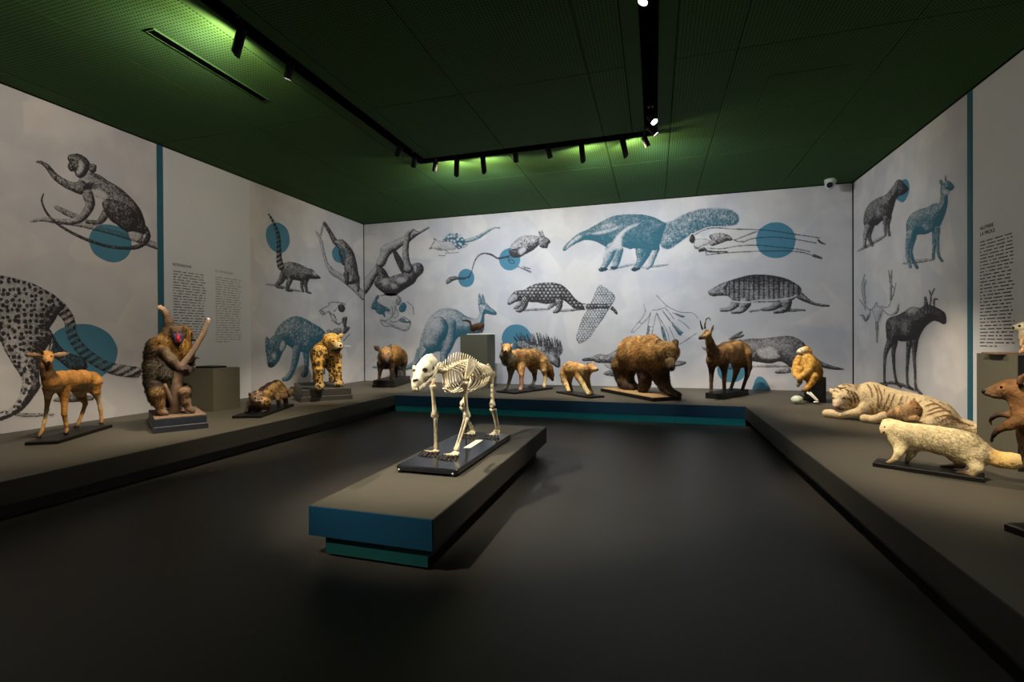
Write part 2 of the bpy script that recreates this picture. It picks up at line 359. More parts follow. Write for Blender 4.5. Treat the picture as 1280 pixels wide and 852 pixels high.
spotlight(779, 180, TB, (1.6, 9.0, 2.0), 'long strongly tilted spotlight on the back track near the right corner', True, 1.42*Wm, 122, 1.0, COOL)
spotlight(806, 174, TB, (1.35, 7.75, 0.6), 'short tilted spotlight at the right end of the back track', False, 1.8*An, 46, 0.9, WARM)
# right track
spotlight(816, 160, TR, (2.45, 6.2, 0.4), 'lower of the two glaring spotlights at the far end of the right track', False, 2.0*An, 40, 0.9, WARM)
spotlight(819, 146, TR, (1.75, 3.9, 0.4), 'upper of the two glaring spotlights at the far end of the right track', False, 1.5*An, 36, 0.9, WARM)
spotlight(803, -11, TR, (-1.40, 3.2, 0.55), 'lit spotlight on the right track cut by the top frame edge', False, 1.3*An, 34, 0.9, (1, 0.90, 0.74))
# beyond the frame, on the same two tracks
spotlight(0, 0, ('p', (-3.15, 1.09)), (-1.45, 3.2, 0.45), 'short spotlight on the left track aimed at the bear skeleton', False, 3.4*An, 40, 0.8, (1, 0.88, 0.68))
spotlight(0, 0, ('p', (-3.15, 2.1)), (-5.05, 3.0, 0.6), 'short spotlight on the left track aimed at the gazelle', False, 1.0*An, 44, 0.9, WARM)
spotlight(0, 0, ('p', (-0.037, 1.6)), (2.3, 3.9, 0.4), 'short spotlight on the right track aimed at the marten', False, 2.2*An, 36, 0.9, WARM)
spotlight(0, 0, ('p', (-0.037, 0.3)), (3.0, 3.0, 1.9), 'long spotlight on the right track washing the near right wall', True, 0.6*Wm, 140, 0.9, (0.9, 0.94, 1.0))
# ================================================================== flat prints on the walls
K_, T_, DC = (0.030, 0.027, 0.031), (0.026, 0.112, 0.162), (0.066, 0.205, 0.305)
def pts(fr, s):
    x0, y0, k = fr
    return np.array([[float(q) for q in p.split(',')] for p in s.split()]), x0, y0, k
def smooth_closed(P, n=4):
    m = len(P); out = []
    for i in range(m):
        p0, p1, p2, p3 = P[i-1], P[i], P[(i+1) % m], P[(i+2) % m]
        for j in range(n):
            t = j/n; out.append(0.5*((2*p1)+(-p0+p2)*t+(2*p0-5*p1+4*p2-p3)*t*t+(-p0+3*p1-3*p2+p3)*t**3))
    return np.array(out)
def smooth_open(P, n=4):
    if len(P) < 3: return P
    Q = np.vstack([2*P[0]-P[1], P, 2*P[-1]-P[-2]]); out = []
    for i in range(1, len(Q)-2):
        p0, p1, p2, p3 = Q[i-1], Q[i], Q[i+1], Q[i+2]
        for j in range(n):
            t = j/n; out.append(0.5*((2*p1)+(-p0+p2)*t+(2*p0-5*p1+4*p2-p3)*t*t+(-p0+3*p1-3*p2+p3)*t**3))
    out.append(P[-1]); return np.array(out)
def P(fr, s, d=0.7, sh=0.5, ink=K_, w=None, tex=None, edge=0.25, grad=0.0, soft=0.5, ts=5.0):
    A, x0, y0, k = pts(fr, s); A = smooth_closed(A/k+np.array([x0, y0]))
    return dict(t='P', A=A, d=d, sh=sh, ink=ink, w=w, tex=tex, edge=edge, grad=grad, soft=soft, ts=ts)
def S(fr, s, d=0.7, sh=0.5, ink=K_, tex=None, edge=0.2, soft=0.5, ts=5.0):
    A, x0, y0, k = pts(fr, s); A = A/k; A[:, 0] += x0; A[:, 1] += y0; A = smooth_open(A, 3)
    return dict(t='S', A=A, d=d, sh=sh, ink=ink, tex=tex, edge=edge, grad=0.0, soft=soft, w=None, ts=ts)
def Ls(fr, s, wd=0.45, d=0.75, ink=K_):
    """several thin pen lines, separated by |"""
    out = []
    for q in s.split('|'):
        A, x0, y0, k = pts(fr, q); A = smooth_open(A/k+np.array([x0, y0]), 3)
        out.append(dict(t='S', A=np.hstack([A, np.full((len(A), 1), wd)]), d=d, sh=0, ink=ink, tex=None, edge=0, grad=0, soft=0.45, w=None, ts=5))
    return out
def sd_poly(A, X, Y):
    B = np.roll(A, -1, 0); dm = np.full(X.shape, 1e9); ins = np.zeros(X.shape, bool)
    for (ax, ay), (bx, by) in zip(A, B):
        ex, ey = bx-ax, by-ay; L2 = ex*ex+ey*ey+1e-12
        t = np.clip(((X-ax)*ex+(Y-ay)*ey)/L2, 0, 1); dm = np.minimum(dm, (X-ax-t*ex)**2+(Y-ay-t*ey)**2)
        if ay != by:
            c = ((ay > Y) != (by > Y)) & (X < (bx-ax)*(Y-ay)/(by-ay)+ax); ins ^= c
    return np.where(ins, 1, -1)*np.sqrt(dm)
def sd_stroke(A, X, Y):
    best = np.full(X.shape, -1e9); rb = np.ones(X.shape)
    if len(A) == 1: A = np.vstack([A, A+1e-3])
    for (ax, ay, ar), (bx, by, br) in zip(A[:-1], A[1:]):
        ex, ey = bx-ax, by-ay; L2 = ex*ex+ey*ey+1e-12
        t = np.clip(((X-ax)*ex+(Y-ay)*ey)/L2, 0, 1); r = ar+(br-ar)*t
        q = r-np.sqrt((X-ax-t*ex)**2+(Y-ay-t*ey)**2); m = q > best; best = np.where(m, q, best); rb = np.where(m, r, rb)
    return best, rb
def hashn(i, j, k): return np.modf(np.abs(np.sin(i*127.1+j*311.7+k*74.7)*43758.5453))[0]
def texture(kind, X, Y, ts):
    if kind == 'spots' or kind == 'white':
        i, j = np.floor(X/ts), np.floor(Y/ts); d = np.full(X.shape, 9.0)
        for a in (-1, 0, 1):
            for b in (-1, 0, 1):
                cx = i+a+0.15+0.7*hashn(i+a, j+b, 1); cy = j+b+0.15+0.7*hashn(i+a, j+b, 2)
                d = np.minimum(d, np.hypot(X/ts-cx, Y/ts-cy)-0.12*hashn(i+a, j+b, 3))
        s = np.clip((0.33-d)/0.12, 0, 1)
        return (s*0.75-0.3) if kind == 'spots' else -(s*0.9)
    if kind == 'scales':
        v = Y/(ts*0.8); row = np.floor(v); u = X/ts+0.5*(row % 2); fx = np.modf(np.abs(u))[0]-0.5; fy = v-row
        return np.clip((fx*fx*3.2+(fy-0.3)**2*1.4), 0, 0.75)*1.0-0.22
    if kind == 'bands': return 0.28*np.sign(np.sin((X*0.55+Y)*2*math.pi/ts))
    if kind == 'plates': return 0.30*(np.cos(X*2*math.pi/ts) > 0.55)-0.08+0.12*(np.cos(Y*2*math.pi/(ts*0.55)) > 0.5)
    if kind == 'fur': return 0.5*(hashn(np.floor(X*1.1+Y*0.35), np.floor(Y*0.45-X*0.2), 5)-0.5)
    return 0
WALLS = {'L': ((XL, 0, 0), (1, 0, 0), wall_left), 'B': ((0, YB, 0), (0, -1, 0), wall_back), 'R': ((XR, 0, 0), (-1, 0, 0), wall_right)}
NP_ = [0]
def figure(name, label, wall, parts, discs=(), step=0.8):
    parts = [q for p in parts for q in (p if isinstance(p, list) else [p])]
    p0, n, wo = WALLS[wall]; n = np.array(n, float); NP_[0] += 1
    for dsc in discs:            # a disc is its own flat piece of print under the drawing
        A = dsc['A']; W3 = [on_plane(x, y, np.array(p0)+n*0.0012, n) for x, y in A]
        W3 = [q for q in W3]
        tag(mesh_obj('disc_print', W3, [tuple(range(len(W3)))], M['disc'], wo), 'flat blue disc printed behind the '+label.split(' engraving')[0])
    allp = np.vstack([np.hstack([q['A'][:, :2]-(q['A'][:, 2:3] if q['t'] == 'S' else 0), q['A'][:, :2]+(q['A'][:, 2:3] if q['t'] == 'S' else 0)]) for q in parts])
    x0, y0, x1, y1 = allp[:, 0].min()-2, allp[:, 1].min()-2, allp[:, 2].max()+2, allp[:, 3].max()+2
    nx, ny = int((x1-x0)/step)+2, int((y1-y0)/step)+2
    xs = x0+np.arange(nx)*step; ys = y0+np.arange(ny)*step; X, Y = np.meshgrid(xs, ys)
    col = np.zeros((ny, nx, 4)); mask = np.zeros((ny, nx), bool)
    for dsc in discs:
        s = np.clip(sd_poly(dsc['A'], X, Y)/0.5+0.5, 0, 1); col[..., :3] = np.where(s[..., None] > 0.02, DC, col[..., :3]); col[..., 3] = np.maximum(col[..., 3], s*1.5)
    Lt = np.array([-0.45, -0.55, 0.7])
    for q in parts:
        A = q['A']; pad = 1.5+(A[:, 2].max() if q['t'] == 'S' else 0)
        i0, i1 = max(0, int((A[:, 0].min()-pad-x0)/step)), min(nx, int((A[:, 0].max()+pad-x0)/step)+2)
        j0, j1 = max(0, int((A[:, 1].min()-pad-y0)/step)), min(ny, int((A[:, 1].max()+pad-y0)/step)+2)
        x, y = X[j0:j1, i0:i1], Y[j0:j1, i0:i1]
        if x.shape[0] < 2 or x.shape[1] < 2: continue
        if q['t'] == 'P':
            sd = sd_poly(A, x, y); wv = q['w'] or max(sd.max()*0.9, 0.6); wv = np.full(x.shape, wv)
        else: sd, wv = sd_stroke(A, x, y)
        u = 1-np.clip(sd/wv, 0, 1); h = wv*np.sqrt(np.clip(1-u*u, 0, 1))
        gy, gx = np.gradient(h, step); nn = np.sqrt(gx*gx+gy*gy+1); lam = (-gx*Lt[0]-gy*Lt[1]+Lt[2])/nn
        d = q['d']+q['sh']*(0.62-lam)
        d = d+q['edge']*np.clip(1-sd/0.9, 0, 1)
        if q['grad']: d = d+q['grad']*(0.5-(y-A[:, 1].min())/(np.ptp(A[:, 1])+1e-6))
        if q['tex']: d = d+texture(q['tex'], x, y, q['ts'])
        d = np.clip(d, 0.02, 1.3)
        a = np.clip(sd/q['soft']+0.5, 0, 1); c = col[j0:j1, i0:i1]
        inside = a > 0.01
        under = (c[..., 3] > 0.6) & (np.abs(c[..., 0]-DC[0]) < 1e-4)
        if q['sh'] == 0 and q['t'] == 'S':      # thin lines only ever add ink
            dn = np.maximum(c[..., 3], a*d)
        else: dn = c[..., 3]*(1-a)+d*a
        ik = np.array(q['ink'])
        mixc = np.where(under[..., None] & inside[..., None], DC+(ik*0.6-np.array(DC))*np.clip(a*d, 0, 1)[..., None], ik)
        c[..., :3] = np.where(inside[..., None], mixc, c[..., :3])
        c[..., 3] = np.where(inside, np.where(under, np.maximum(dn, 1.0), dn), c[..., 3]); col[j0:j1, i0:i1] = c
        mask[j0:j1, i0:i1] |= sd > -0.8
    cell = mask[:-1, :-1] | mask[1:, :-1] | mask[:-1, 1:] | mask[1:, 1:]
    jj, ii = np.nonzero(cell)
    idx = np.stack([jj*nx+ii, (jj+1)*nx+ii, (jj+1)*nx+ii+1, jj*nx+ii+1], 1)
    used, inv = np.unique(idx, return_inverse=True); idx = inv.reshape(idx.shape)
    ux, uy = X.ravel()[used], Y.ravel()[used]
    D = _F[None]+_R[None]*((ux-640)/FPX)[:, None]-_U[None]*((uy-426)/FPX)[:, None]
    pp = np.array(p0)+n*(0.0022+0.0004*(NP_[0] % 5)); V = CAM+D*(np.dot(pp-CAM, n)/(D@n))[:, None]
    keep = (V[:, 2] < ZC-0.013) & (V[:, 2] > HP+0.001)
    if wall == 'B': keep &= (V[:, 0] > XL+0.015) & (V[:, 0] < XR-0.015)
    else: keep &= V[:, 1] < YB-0.015
    idx = idx[keep[idx].all(1)]
    o = mesh_obj(name, V, idx, M['print'], wo)
    ca = o.data.color_attributes.new('ink', 'FLOAT_COLOR', 'POINT'); cc = col.reshape(-1, 4)[used].astype(np.float32); ca.data.foreach_set('color', cc.ravel())
    tag(o, label); return o
fA, fB, fC, fD = (30, 180, 5.322), (0, 330, 4.055), (320, 250, 6.553), (320, 360, 6.557)
fE, fF, fG, fH = (440, 270, 7.742), (450, 350, 6.085), (530, 270, 7.529), (625, 340, 8.0)
fI, fJ, fK, fL = (690, 250, 5.333), (850, 270, 6.4), (770, 360, 10.65), (610, 390, 8.517)
fM, fN, fO, fP = (890, 400, 7.111), (1060, 210, 6.087), (1060, 330, 5.013), (700, 420, 7.111)
# ---------------------------------------------------------------- left wall
figure('monkey_print', 'black monkey on a branch engraving, high on the left wall', 'L', [
    S(fA, '45,515,6 130,500,14 220,515,16 350,530,16 450,550,18 600,590,18 740,630,20 890,680,22', 0.45, 0.7), S(fA, '215,420,14 300,465,20 350,480,14', 0.5),
    S(fA, '545,460,30 520,500,24 490,520,16 420,515,12', 0.7),
    P(fA, '380,220 440,190 500,205 560,245 630,285 700,345 750,400 790,470 812,560 800,600 740,600 690,590 640,545 590,520 560,480 550,400 540,370 480,350 440,310 400,320 360,320 350,270', 0.68, 0.8),
    P(fA, '440,310 500,300 560,340 540,370 480,350', 0.12, 0.1, edge=0, soft=3), P(fA, '525,380 580,370 680,400 740,460 760,530 720,580 660,570 600,520 555,480 525,420', 0.85, 0.6),
    P(fA, '290,95 300,72 345,63 390,75 425,105 440,140 425,185 385,225 350,215 335,185 310,180 290,150 300,120', 0.85), P(fA, '370,110 395,130 395,170 370,205 350,195 362,150', 0.2, 0.2, edge=0, soft=3),
    P(fA, '432,135 480,140 475,185 440,185', 0.7), S(fA, '380,290,46 330,285,30 280,265,26 215,222,22 175,175,18 150,145,15 110,120,10 85,118,6', 0.75),
    S(fA, '425,335,36 440,400,32 410,460,28 370,500,24 300,515,18 230,510,12', 0.6, 0.8), P(fA, '690,590 730,580 790,600 780,640 720,645', 0.3),
    S(fA, '130,330,4 118,380,6 150,455,7 215,525,8 320,590,9 430,640,10 560,680,10 680,692,11 760,680,16 815,640,18 825,600,16 810,560,14', 0.9)],
    [P(fA, '432,640 450,580 500,540 570,535 640,555 695,600 715,650 705,720 660,770 590,787 520,765 460,720')])
figure('cheetah_print', 'black spotted cheetah engraving with banded tail, low on the left wall', 'L', [
    S(fB, '20,745,4 120,765,10 270,760,6', 0.5), S(fB, '275,690,6 330,680,20 400,675,22 465,680,10', 0.7),
    P(fB, '250,330 300,410 350,450 400,465 435,490 440,530 400,540 350,530 300,490 255,450', 0.85, tex='fur'),
    S(fB, '300,215,32 350,280,28 365,360,26 410,430,28 470,480,28 540,520,28 620,540,30 690,548,28', 0.6, 0.5, tex='bands', ts=9),
    S(fB, '-330,180,90 -380,120,70 -430,90,60', 0.6, tex='spots', ts=8), S(fB, '-430,100,85 -500,130,50', 0.6, tex='spots', ts=8), S(fB, '-330,300,70 -340,480,45 -350,640,34 -350,770,30 -400,790,24', 0.6, tex='spots', ts=8),
    P(fB, '-400,90 -200,75 -60,60 0,57 60,68 150,92 220,125 280,160 330,215 300,245 275,290 250,330 265,370 210,470 200,520 200,590 205,620 150,700 100,750 40,780 0,795 -40,790 0,750 50,735 90,680 110,620 105,570 60,500 20,430 0,390 -60,380 -200,360 -380,330', 0.62, 0.7, tex='spots', ts=7.0)],
    [P(fB, '275,350 330,318 410,303 480,312 550,350 590,410 595,460 570,520 500,580 430,600 330,600 270,570 262,480 265,400')])
figure('coati_print', 'black ring-tailed coati engraving on the left wall', 'L', [
    S(fC, '85,690,6 180,700,10 300,735,8 440,755,6', 0.5), S(fC, '380,670,16 375,710,12 385,740,9', 0.8), S(fC, '225,610,30 205,660,24 175,690,18 180,708,14 220,718,10', 0.8),
    P(fC, '195,545 240,512 300,508 370,530 420,555 465,570 490,600 525,630 525,642 480,645 440,645 425,670 400,670 370,665 330,655 300,655 270,670 250,650 215,600', 0.72, 0.7),
    S(fC, '275,660,24 262,700,18 255,735,12 295,742,9', 0.75), S(fC, '405,670,18 410,715,12 420,750,10 450,762,7', 0.75), P(fC, '470,585 500,605 490,625 465,605', 0.2, edge=0, soft=3),
    S(fC, '205,545,28 190,490,24 188,420,20 185,340,18 180,280,16 160,220,13 135,165,10 105,118,7', 0.8, tex='bands', ts=6)],
    [P(fC, '80,270 100,215 150,185 200,190 250,230 275,300 270,370 230,425 180,430 125,400 90,340')])
figure('bat_print', 'black long-armed animal clinging to a bough engraving beside the left corner', 'L', [
    S(fC, '495,260,8 530,330,12 550,420,12 580,520,14 630,590,22 700,630,26 780,690,30 885,790,30', 0.35, 0.7), S(fC, '530,290,6 545,220,7 560,190,8', 0.5),
    S(fC, '560,190,14 610,270,16 650,340,22 700,370,26', 0.8), S(fC, '690,420,14 700,470,12 715,520,12', 0.9),
    P(fC, '690,320 720,330 760,370 800,430 825,520 838,600 850,650 845,740 830,745 820,680 780,690 740,680 730,600 715,500 690,420 660,380 640,340', 0.65, 0.8, tex='fur'), S(fC, '740,600,22 745,680,14', 0.8)],
    [P(fC, '622,440 630,400 665,370 710,370 730,420 735,480 710,515 670,510 640,490')])
figure('hyena_print', 'teal blue hyena engraving with lowered head on the left wall', 'L', [
    S(fD, '520,420,60 530,520,40 540,620,24 550,690,18', 0.75, ink=T_), S(fD, '405,500,30 415,600,20 410,680,18 395,705,26', 0.8, 0.8, ink=T_),
    P(fD, '150,385 200,300 260,250 330,230 400,250 470,290 530,325 570,370 560,420 500,470 450,520 400,530 370,520 350,530 320,510 280,480 250,460 210,440', 0.78, 0.6, ink=T_, tex='fur'),
    P(fD, '150,385 110,420 80,440 78,500 90,580 95,630 115,650 150,640 190,590 215,530 250,465 230,400', 0.85, 0.5, ink=T_), P(fD, '75,470 78,410 95,400 110,430 95,480', 0.7, ink=T_),
    P(fD, '190,495 205,440 235,428 245,460 230,510 205,520', 0.3, ink=T_, edge=0.6), P(fD, '135,545 155,535 168,560 155,580 138,570', 0.25, ink=T_, edge=0, soft=3), P(fD, '95,620 115,610 145,620 140,645 112,650', 1.0, ink=(0.01, 0.03, 0.04)),
    S(fD, '335,500,34 320,600,26 295,680,20 260,730,26 230,745,18', 0.75, 0.8, ink=T_)])
figure('jaw_skull_print', 'black pen drawn toothed skull on the left wall above the leopard', 'L', [
    Ls(fD, '520,190 550,165 600,140 600,120 660,115 715,125 735,140|525,195 545,220 560,200 545,185|600,190 620,240 650,270 680,300 720,260 745,235|580,350 600,340 620,355 650,335 690,330 700,350|610,200 640,230 660,260|640,190 660,170|720,430 745,400 765,380|530,180 560,215 590,190 610,215 640,215 650,240|655,290 685,290|620,260 640,280 660,275', 0.5),
    P(fD, '670,150 690,130 720,140 730,170 715,195 685,190', 0.95), P(fD, '705,250 745,240 740,310 770,320 745,360 720,375 705,370 720,320', 0.85), P(fD, '580,355 600,345 620,360 650,340 690,340 700,355 690,375 600,380', 0.5)])
# ---------------------------------------------------------------- back wall
figure('sloth_print', 'black sloth hanging from a bough engraving in the top left of the back wall', 'B', [
    P(fE, '100,640 160,560 220,490 245,420 275,360 275,310 300,285 400,240 510,190 560,140 600,125 640,150 700,120 740,105 740,120 640,180 560,245 490,285 430,330 390,350 350,400 325,460 300,490 280,500 230,600 200,660 150,735 100,780', 0.42, 0.8, edge=0.5),
    S(fE, '500,520,32 470,460,32 440,400,28 415,350,20', 0.95, 0.3),
    P(fE, '235,470 270,480 320,520 355,580 365,590 430,565 500,545 520,520 560,480 600,460 640,455 680,475 690,510 670,560 630,600 600,650 520,700 450,745 380,765 310,745 240,690 215,650 240,600 240,540', 0.8, 0.6),
    P(fE, '430,610 480,585 530,600 520,640 450,650', 0.25, 0.2, edge=0, soft=3), P(fE, '290,620 340,600 360,640 330,670 295,660', 0.28, 0.2, edge=0, soft=3), P(fE, '380,650 430,660 440,690 390,700', 0.3, 0.2, edge=0, soft=3),
    P(fE, '585,490 620,455 670,460 692,500 685,545 650,575 615,570 600,540', 0.75), P(fE, '595,490 615,475 630,500 620,540 600,530', 0.3, 0.2, edge=0.2),
    S(fE, '545,510,44 530,450,34 520,380,30 520,300,28 535,220,26 545,170,22 590,130,10', 0.55, 0.9)])
figure('quoll_print', 'teal white-spotted quoll engraving with long tail at the top of the back wall', 'B', [
    S(fG, '375,235,16 430,225,18 500,200,18 560,165,14 620,130,10 670,110,5 710,112,7', 0.55, 0.5, ink=T_), P(fG, '60,300 75,270 110,230 165,235 240,235 300,290 280,320 200,320 140,320 100,310', 0.18, 0.3, edge=0.4),
    P(fG, '200,200 240,165 300,158 345,180 380,225 385,260 360,285 330,310 300,290 285,260 240,235 195,240 165,240', 0.85, 0.4, ink=T_, tex='white', ts=4.2),
    Ls(fG, '140,370 200,372|200,350 325,342|320,310 350,300 400,280 405,265 370,270|100,240 95,210 115,225|50,310 75,300|60,300 80,265 100,235|200,320 230,340|130,320 150,300 165,330', 0.45)])
figure('springhare_print', 'black leaping long-tailed hare engraving with two blue discs on the back wall', 'B', [
    S(fG, '800,375,9 740,390,9 690,395,8 640,365,8 580,350,7 530,360,6 490,400,5 465,460,4 445,530,4 420,575,8', 0.85), P(fG, '415,570 380,595 330,595 280,605 240,630 215,640 205,620 230,580 280,565 340,575', 0.75),
    P(fG, '805,300 830,260 870,220 920,190 980,180 1050,185 1090,200 1085,260 1050,300 1000,335 950,360 900,385 850,390 815,370 800,330', 0.5, 0.8, tex='fur'),
    P(fG, '800,320 850,310 900,290 950,290 975,310 960,350 900,385 850,390 815,370', 0.9, 0.3), P(fG, '885,330 920,295 960,295 960,330 910,365', 0.1, 0.2, edge=0, soft=3),
    P(fG, '1080,205 1120,195 1160,205 1190,240 1170,265 1160,300 1130,300 1095,290 1075,250', 0.65, 0.7), S(fG, '1100,190,12 1085,150,8', 0.6), S(fG, '1125,190,10 1108,140,7', 0.5),
    Ls(fG, '890,475 940,500 1000,530|930,475 1000,495|940,490 1010,525|790,390 810,440 850,440 835,410 820,420|820,390 800,420', 0.55)],
    [P(fG, '706,407 720,355 756,317 806,303 856,317 892,355 906,407 892,459 856,497 806,511 756,497 720,459'), P(fG, '320,582 332,535 358,507 397,496 436,507 462,535 474,582 462,629 436,657 397,668 358,657 332,629')])
figure('anteater_print', 'big teal giant anteater engraving with bushy tail on the back wall', 'B', [
    S(fI, '380,465,3 480,440,8 560,425,3', 0.45, ink=T_), S(fI, '600,450,3 700,438,8 775,430,3', 0.45, ink=T_), S(fI, '690,320,28 670,380,22 655,430,16 635,448,14', 0.35, 0.8, ink=T_), S(fI, '440,330,36 430,400,26 420,445,16 405,450,14', 0.6, 0.7, ink=T_),
    P(fI, '740,160 800,140 880,95 980,62 1100,53 1190,65 1240,100 1245,140 1220,165 1150,175 1060,185 970,210 900,245 840,290 780,325 730,310 720,250', 0.66, 0.25, ink=T_, soft=2.2, tex='fur', edge=0),
    S(fI, '610,330,56 600,380,36 580,430,22 550,460,16', 0.75, 0.7, ink=T_),
    P(fI, '75,335 80,310 130,260 180,220 230,200 300,160 400,110 500,95 600,97 680,115 740,145 760,160 740,220 720,290 700,330 640,330 560,320 520,325 470,310 430,310 380,320 340,300 290,275 230,265 190,275 130,305 90,335', 0.85, 0.35, ink=T_),
    P(fI, '330,180 370,155 410,155 420,175 370,195', 0.4, 0.2, ink=T_, edge=0, soft=3), P(fI, '270,225 330,205 400,190 470,160 440,185 370,215 320,228', 0.15, 0.1, ink=T_, edge=0, soft=3),
    S(fI, '395,320,36 375,380,30 355,430,20 330,462,16', 0.55, 0.8, ink=T_),
    P(fI, '390,310 410,270 450,220 510,175 580,155 560,170 510,200 470,240 465,290 470,320 430,330 380,350 350,390 345,350', 0.10, 0.1, ink=T_, edge=0, soft=3), P(fI, '90,320 130,270 180,235 200,250 150,285 100,325', 0.35, 0.5, ink=T_, edge=0.2),
    P(fI, '310,460 330,450 370,455 360,470 320,474', 1.0, ink=(0.01, 0.04, 0.06)), P(fI, '530,458 560,450 590,455 570,468 535,470', 1.0, ink=(0.01, 0.04, 0.06)), P(fI, '390,448 420,440 440,450 410,460', 1.0, ink=(0.01, 0.04, 0.06))])
figure('limb_skeleton_print', 'black pen drawn skeleton with long thin limbs crossing a blue disc', 'B', [
    P(fJ, '120,190 180,180 240,195 230,225 180,240 130,265 112,240', 0.15, 0.2, edge=0.7),
    P(fJ, '230,160 270,140 340,135 400,160 420,190 370,200 320,220 270,235 240,230 250,190', 0.55, 0.5, tex='fur'), P(fJ, '75,190 85,155 105,145 120,180 105,215 85,210', 0.95),
    S(fJ, '160,275,12 190,265,16', 0.9), S(fJ, '200,265,8 240,283,8 380,285,4', 0.85), S(fJ, '1070,315,12 1130,335,8', 0.85), S(fJ, '1105,190,8 1125,210,8 1160,222,5', 0.8),
    Ls(fJ, '120,150 180,115 250,95 330,95 420,103 620,108 760,120 920,145 1120,175|500,210 560,185 640,172 760,168 900,182 1090,215|220,255 330,262 420,245 540,233 660,235 800,250 930,262 1040,285|210,310 330,297 480,287 640,280 800,278 920,282 1020,300 1080,325 1130,335|430,190 470,205 500,200|205,260 210,310|112,240 150,260|440,190 620,120', 0.6)],
    [P(fJ, '610,193 626,125 664,83 720,55 767,50 815,55 870,83 908,125 924,193 908,262 870,305 815,330 767,336 720,330 664,305 626,262')])
figure('armadillo_print', 'black banded armadillo engraving on the right of the back wall', 'B', [
    S(fJ, '560,760,10 650,750,4', 0.5), S(fJ, '860,750,16 1000,752,6', 0.6), S(fJ, '790,700,40 720,740,18 660,745,12', 0.6, 0.8), S(fJ, '450,690,40 400,740,20 330,750,14', 0.55, 0.8),
    P(fJ, '940,600 975,610 1030,660 1090,695 1190,710 1185,725 1090,715 1010,690 930,650', 0.65, 0.7, tex='plates', ts=2),
    P(fJ, '225,605 260,580 330,540 400,515 480,490 560,472 660,468 760,478 850,500 920,535 965,570 970,605 930,650 880,680 800,685 700,690 600,690 500,690 420,670 375,635 330,635 250,638', 0.68, 0.2, tex='plates', ts=6.2, grad=0.6),
    P(fJ, '225,605 260,580 330,545 380,530 370,590 375,635 330,635 250,638', 0.55, 0.6), S(fJ, '520,700,48 490,750,26 420,768,14', 0.5, 0.9), S(fJ, '850,690,46 840,740,30 760,765,16', 0.6, 0.9),
    Ls(fJ, '420,680 520,690 640,672 760,670 880,655 930,630', 0.6, 0.1, (0.5, 0.5, 0.52))])
figure('pangolin_print', 'black scaly pangolin engraving in the middle of the back wall', 'B', [
    S(fH, '230,382,8 350,372,12 470,370,8', 0.5), S(fH, '600,388,10 700,378,14 800,372,8', 0.55), S(fH, '210,310,26 170,345,18 145,362,12', 0.6, 0.7), S(fH, '530,320,26 500,350,16 480,365,12', 0.65),
    P(fH, '75,300 90,260 130,210 170,185 230,180 300,140 370,115 470,103 560,110 630,135 690,190 730,240 770,280 820,310 900,318 1000,315 1080,325 1130,345 1165,385 1175,415 1160,420 1120,380 1070,360 980,365 880,378 800,375 740,360 700,330 650,290 620,280 560,300 500,315 430,315 370,300 310,300 240,280 210,285 150,300 90,328', 0.66, 0.5, tex='scales', ts=5.0),
    P(fH, '75,300 95,255 140,215 180,230 190,270 150,300 95,325', 0.4, 0.7), S(fH, '250,280,40 240,340,28 200,380,24 170,385,14', 0.55, 0.8, tex='scales', ts=3), S(fH, '590,300,40 590,350,30 570,385,24 540,395,14', 0.6, 0.8, tex='scales', ts=3)])
figure('scaly_tail_print', 'bluish pen drawn scaly tail leaning behind the pangolin', 'B', [
    P(fH, '1000,130 1040,150 1100,190 1150,240 1140,290 1080,380 1040,450 960,560 900,650 830,700 780,705 765,640 790,560 830,450 880,370 930,260 960,190', 0.24, 0.1, ink=(0.02, 0.05, 0.07), tex='scales', ts=3.6, edge=0.5),
    S(fH, '880,345,28 980,340,24 1070,342,20', 0.6, 0.5, tex='scales', ts=4)])
HK = (0.03, 0.045, 0.06)
figure('hand_bones_print', 'bluish pen drawn hand bones fanning out above the bear', 'B', [
    P(fK, '425,515 450,515 432,640 402,640', 0.7, 0.2, T_), P(fK, '595,520 630,520 685,720 645,720', 0.75, 0.2, T_), P(fK, '740,470 860,575 890,590 855,630 820,600', 0.85, 0.2, T_), P(fK, '615,300 700,400 740,460 700,420 640,340', 0.5, 0.2, HK), P(fK, '780,330 850,350 915,375 880,390 830,370', 0.6, 0.2, HK),
    Ls(fK, '540,95 600,160 680,240 780,290 860,320 950,325 1030,335 1090,400|365,210 390,310 350,390 300,460|300,450 205,575 240,580 340,480 300,450|340,480 430,390 460,320|460,330 425,500 410,640|535,330 500,500 475,640|420,515 490,515|540,330 600,500 660,715|545,330 580,400 640,500 690,600 710,710|620,300 700,400 740,460 860,630|890,590 740,450|660,270 720,340 770,410|750,325 850,375 915,380|790,300 860,320|480,290 560,285 660,260|830,420 920,480 980,545|840,750 940,690 1070,600|705,510 780,680', 0.42, 0.75, HK)])
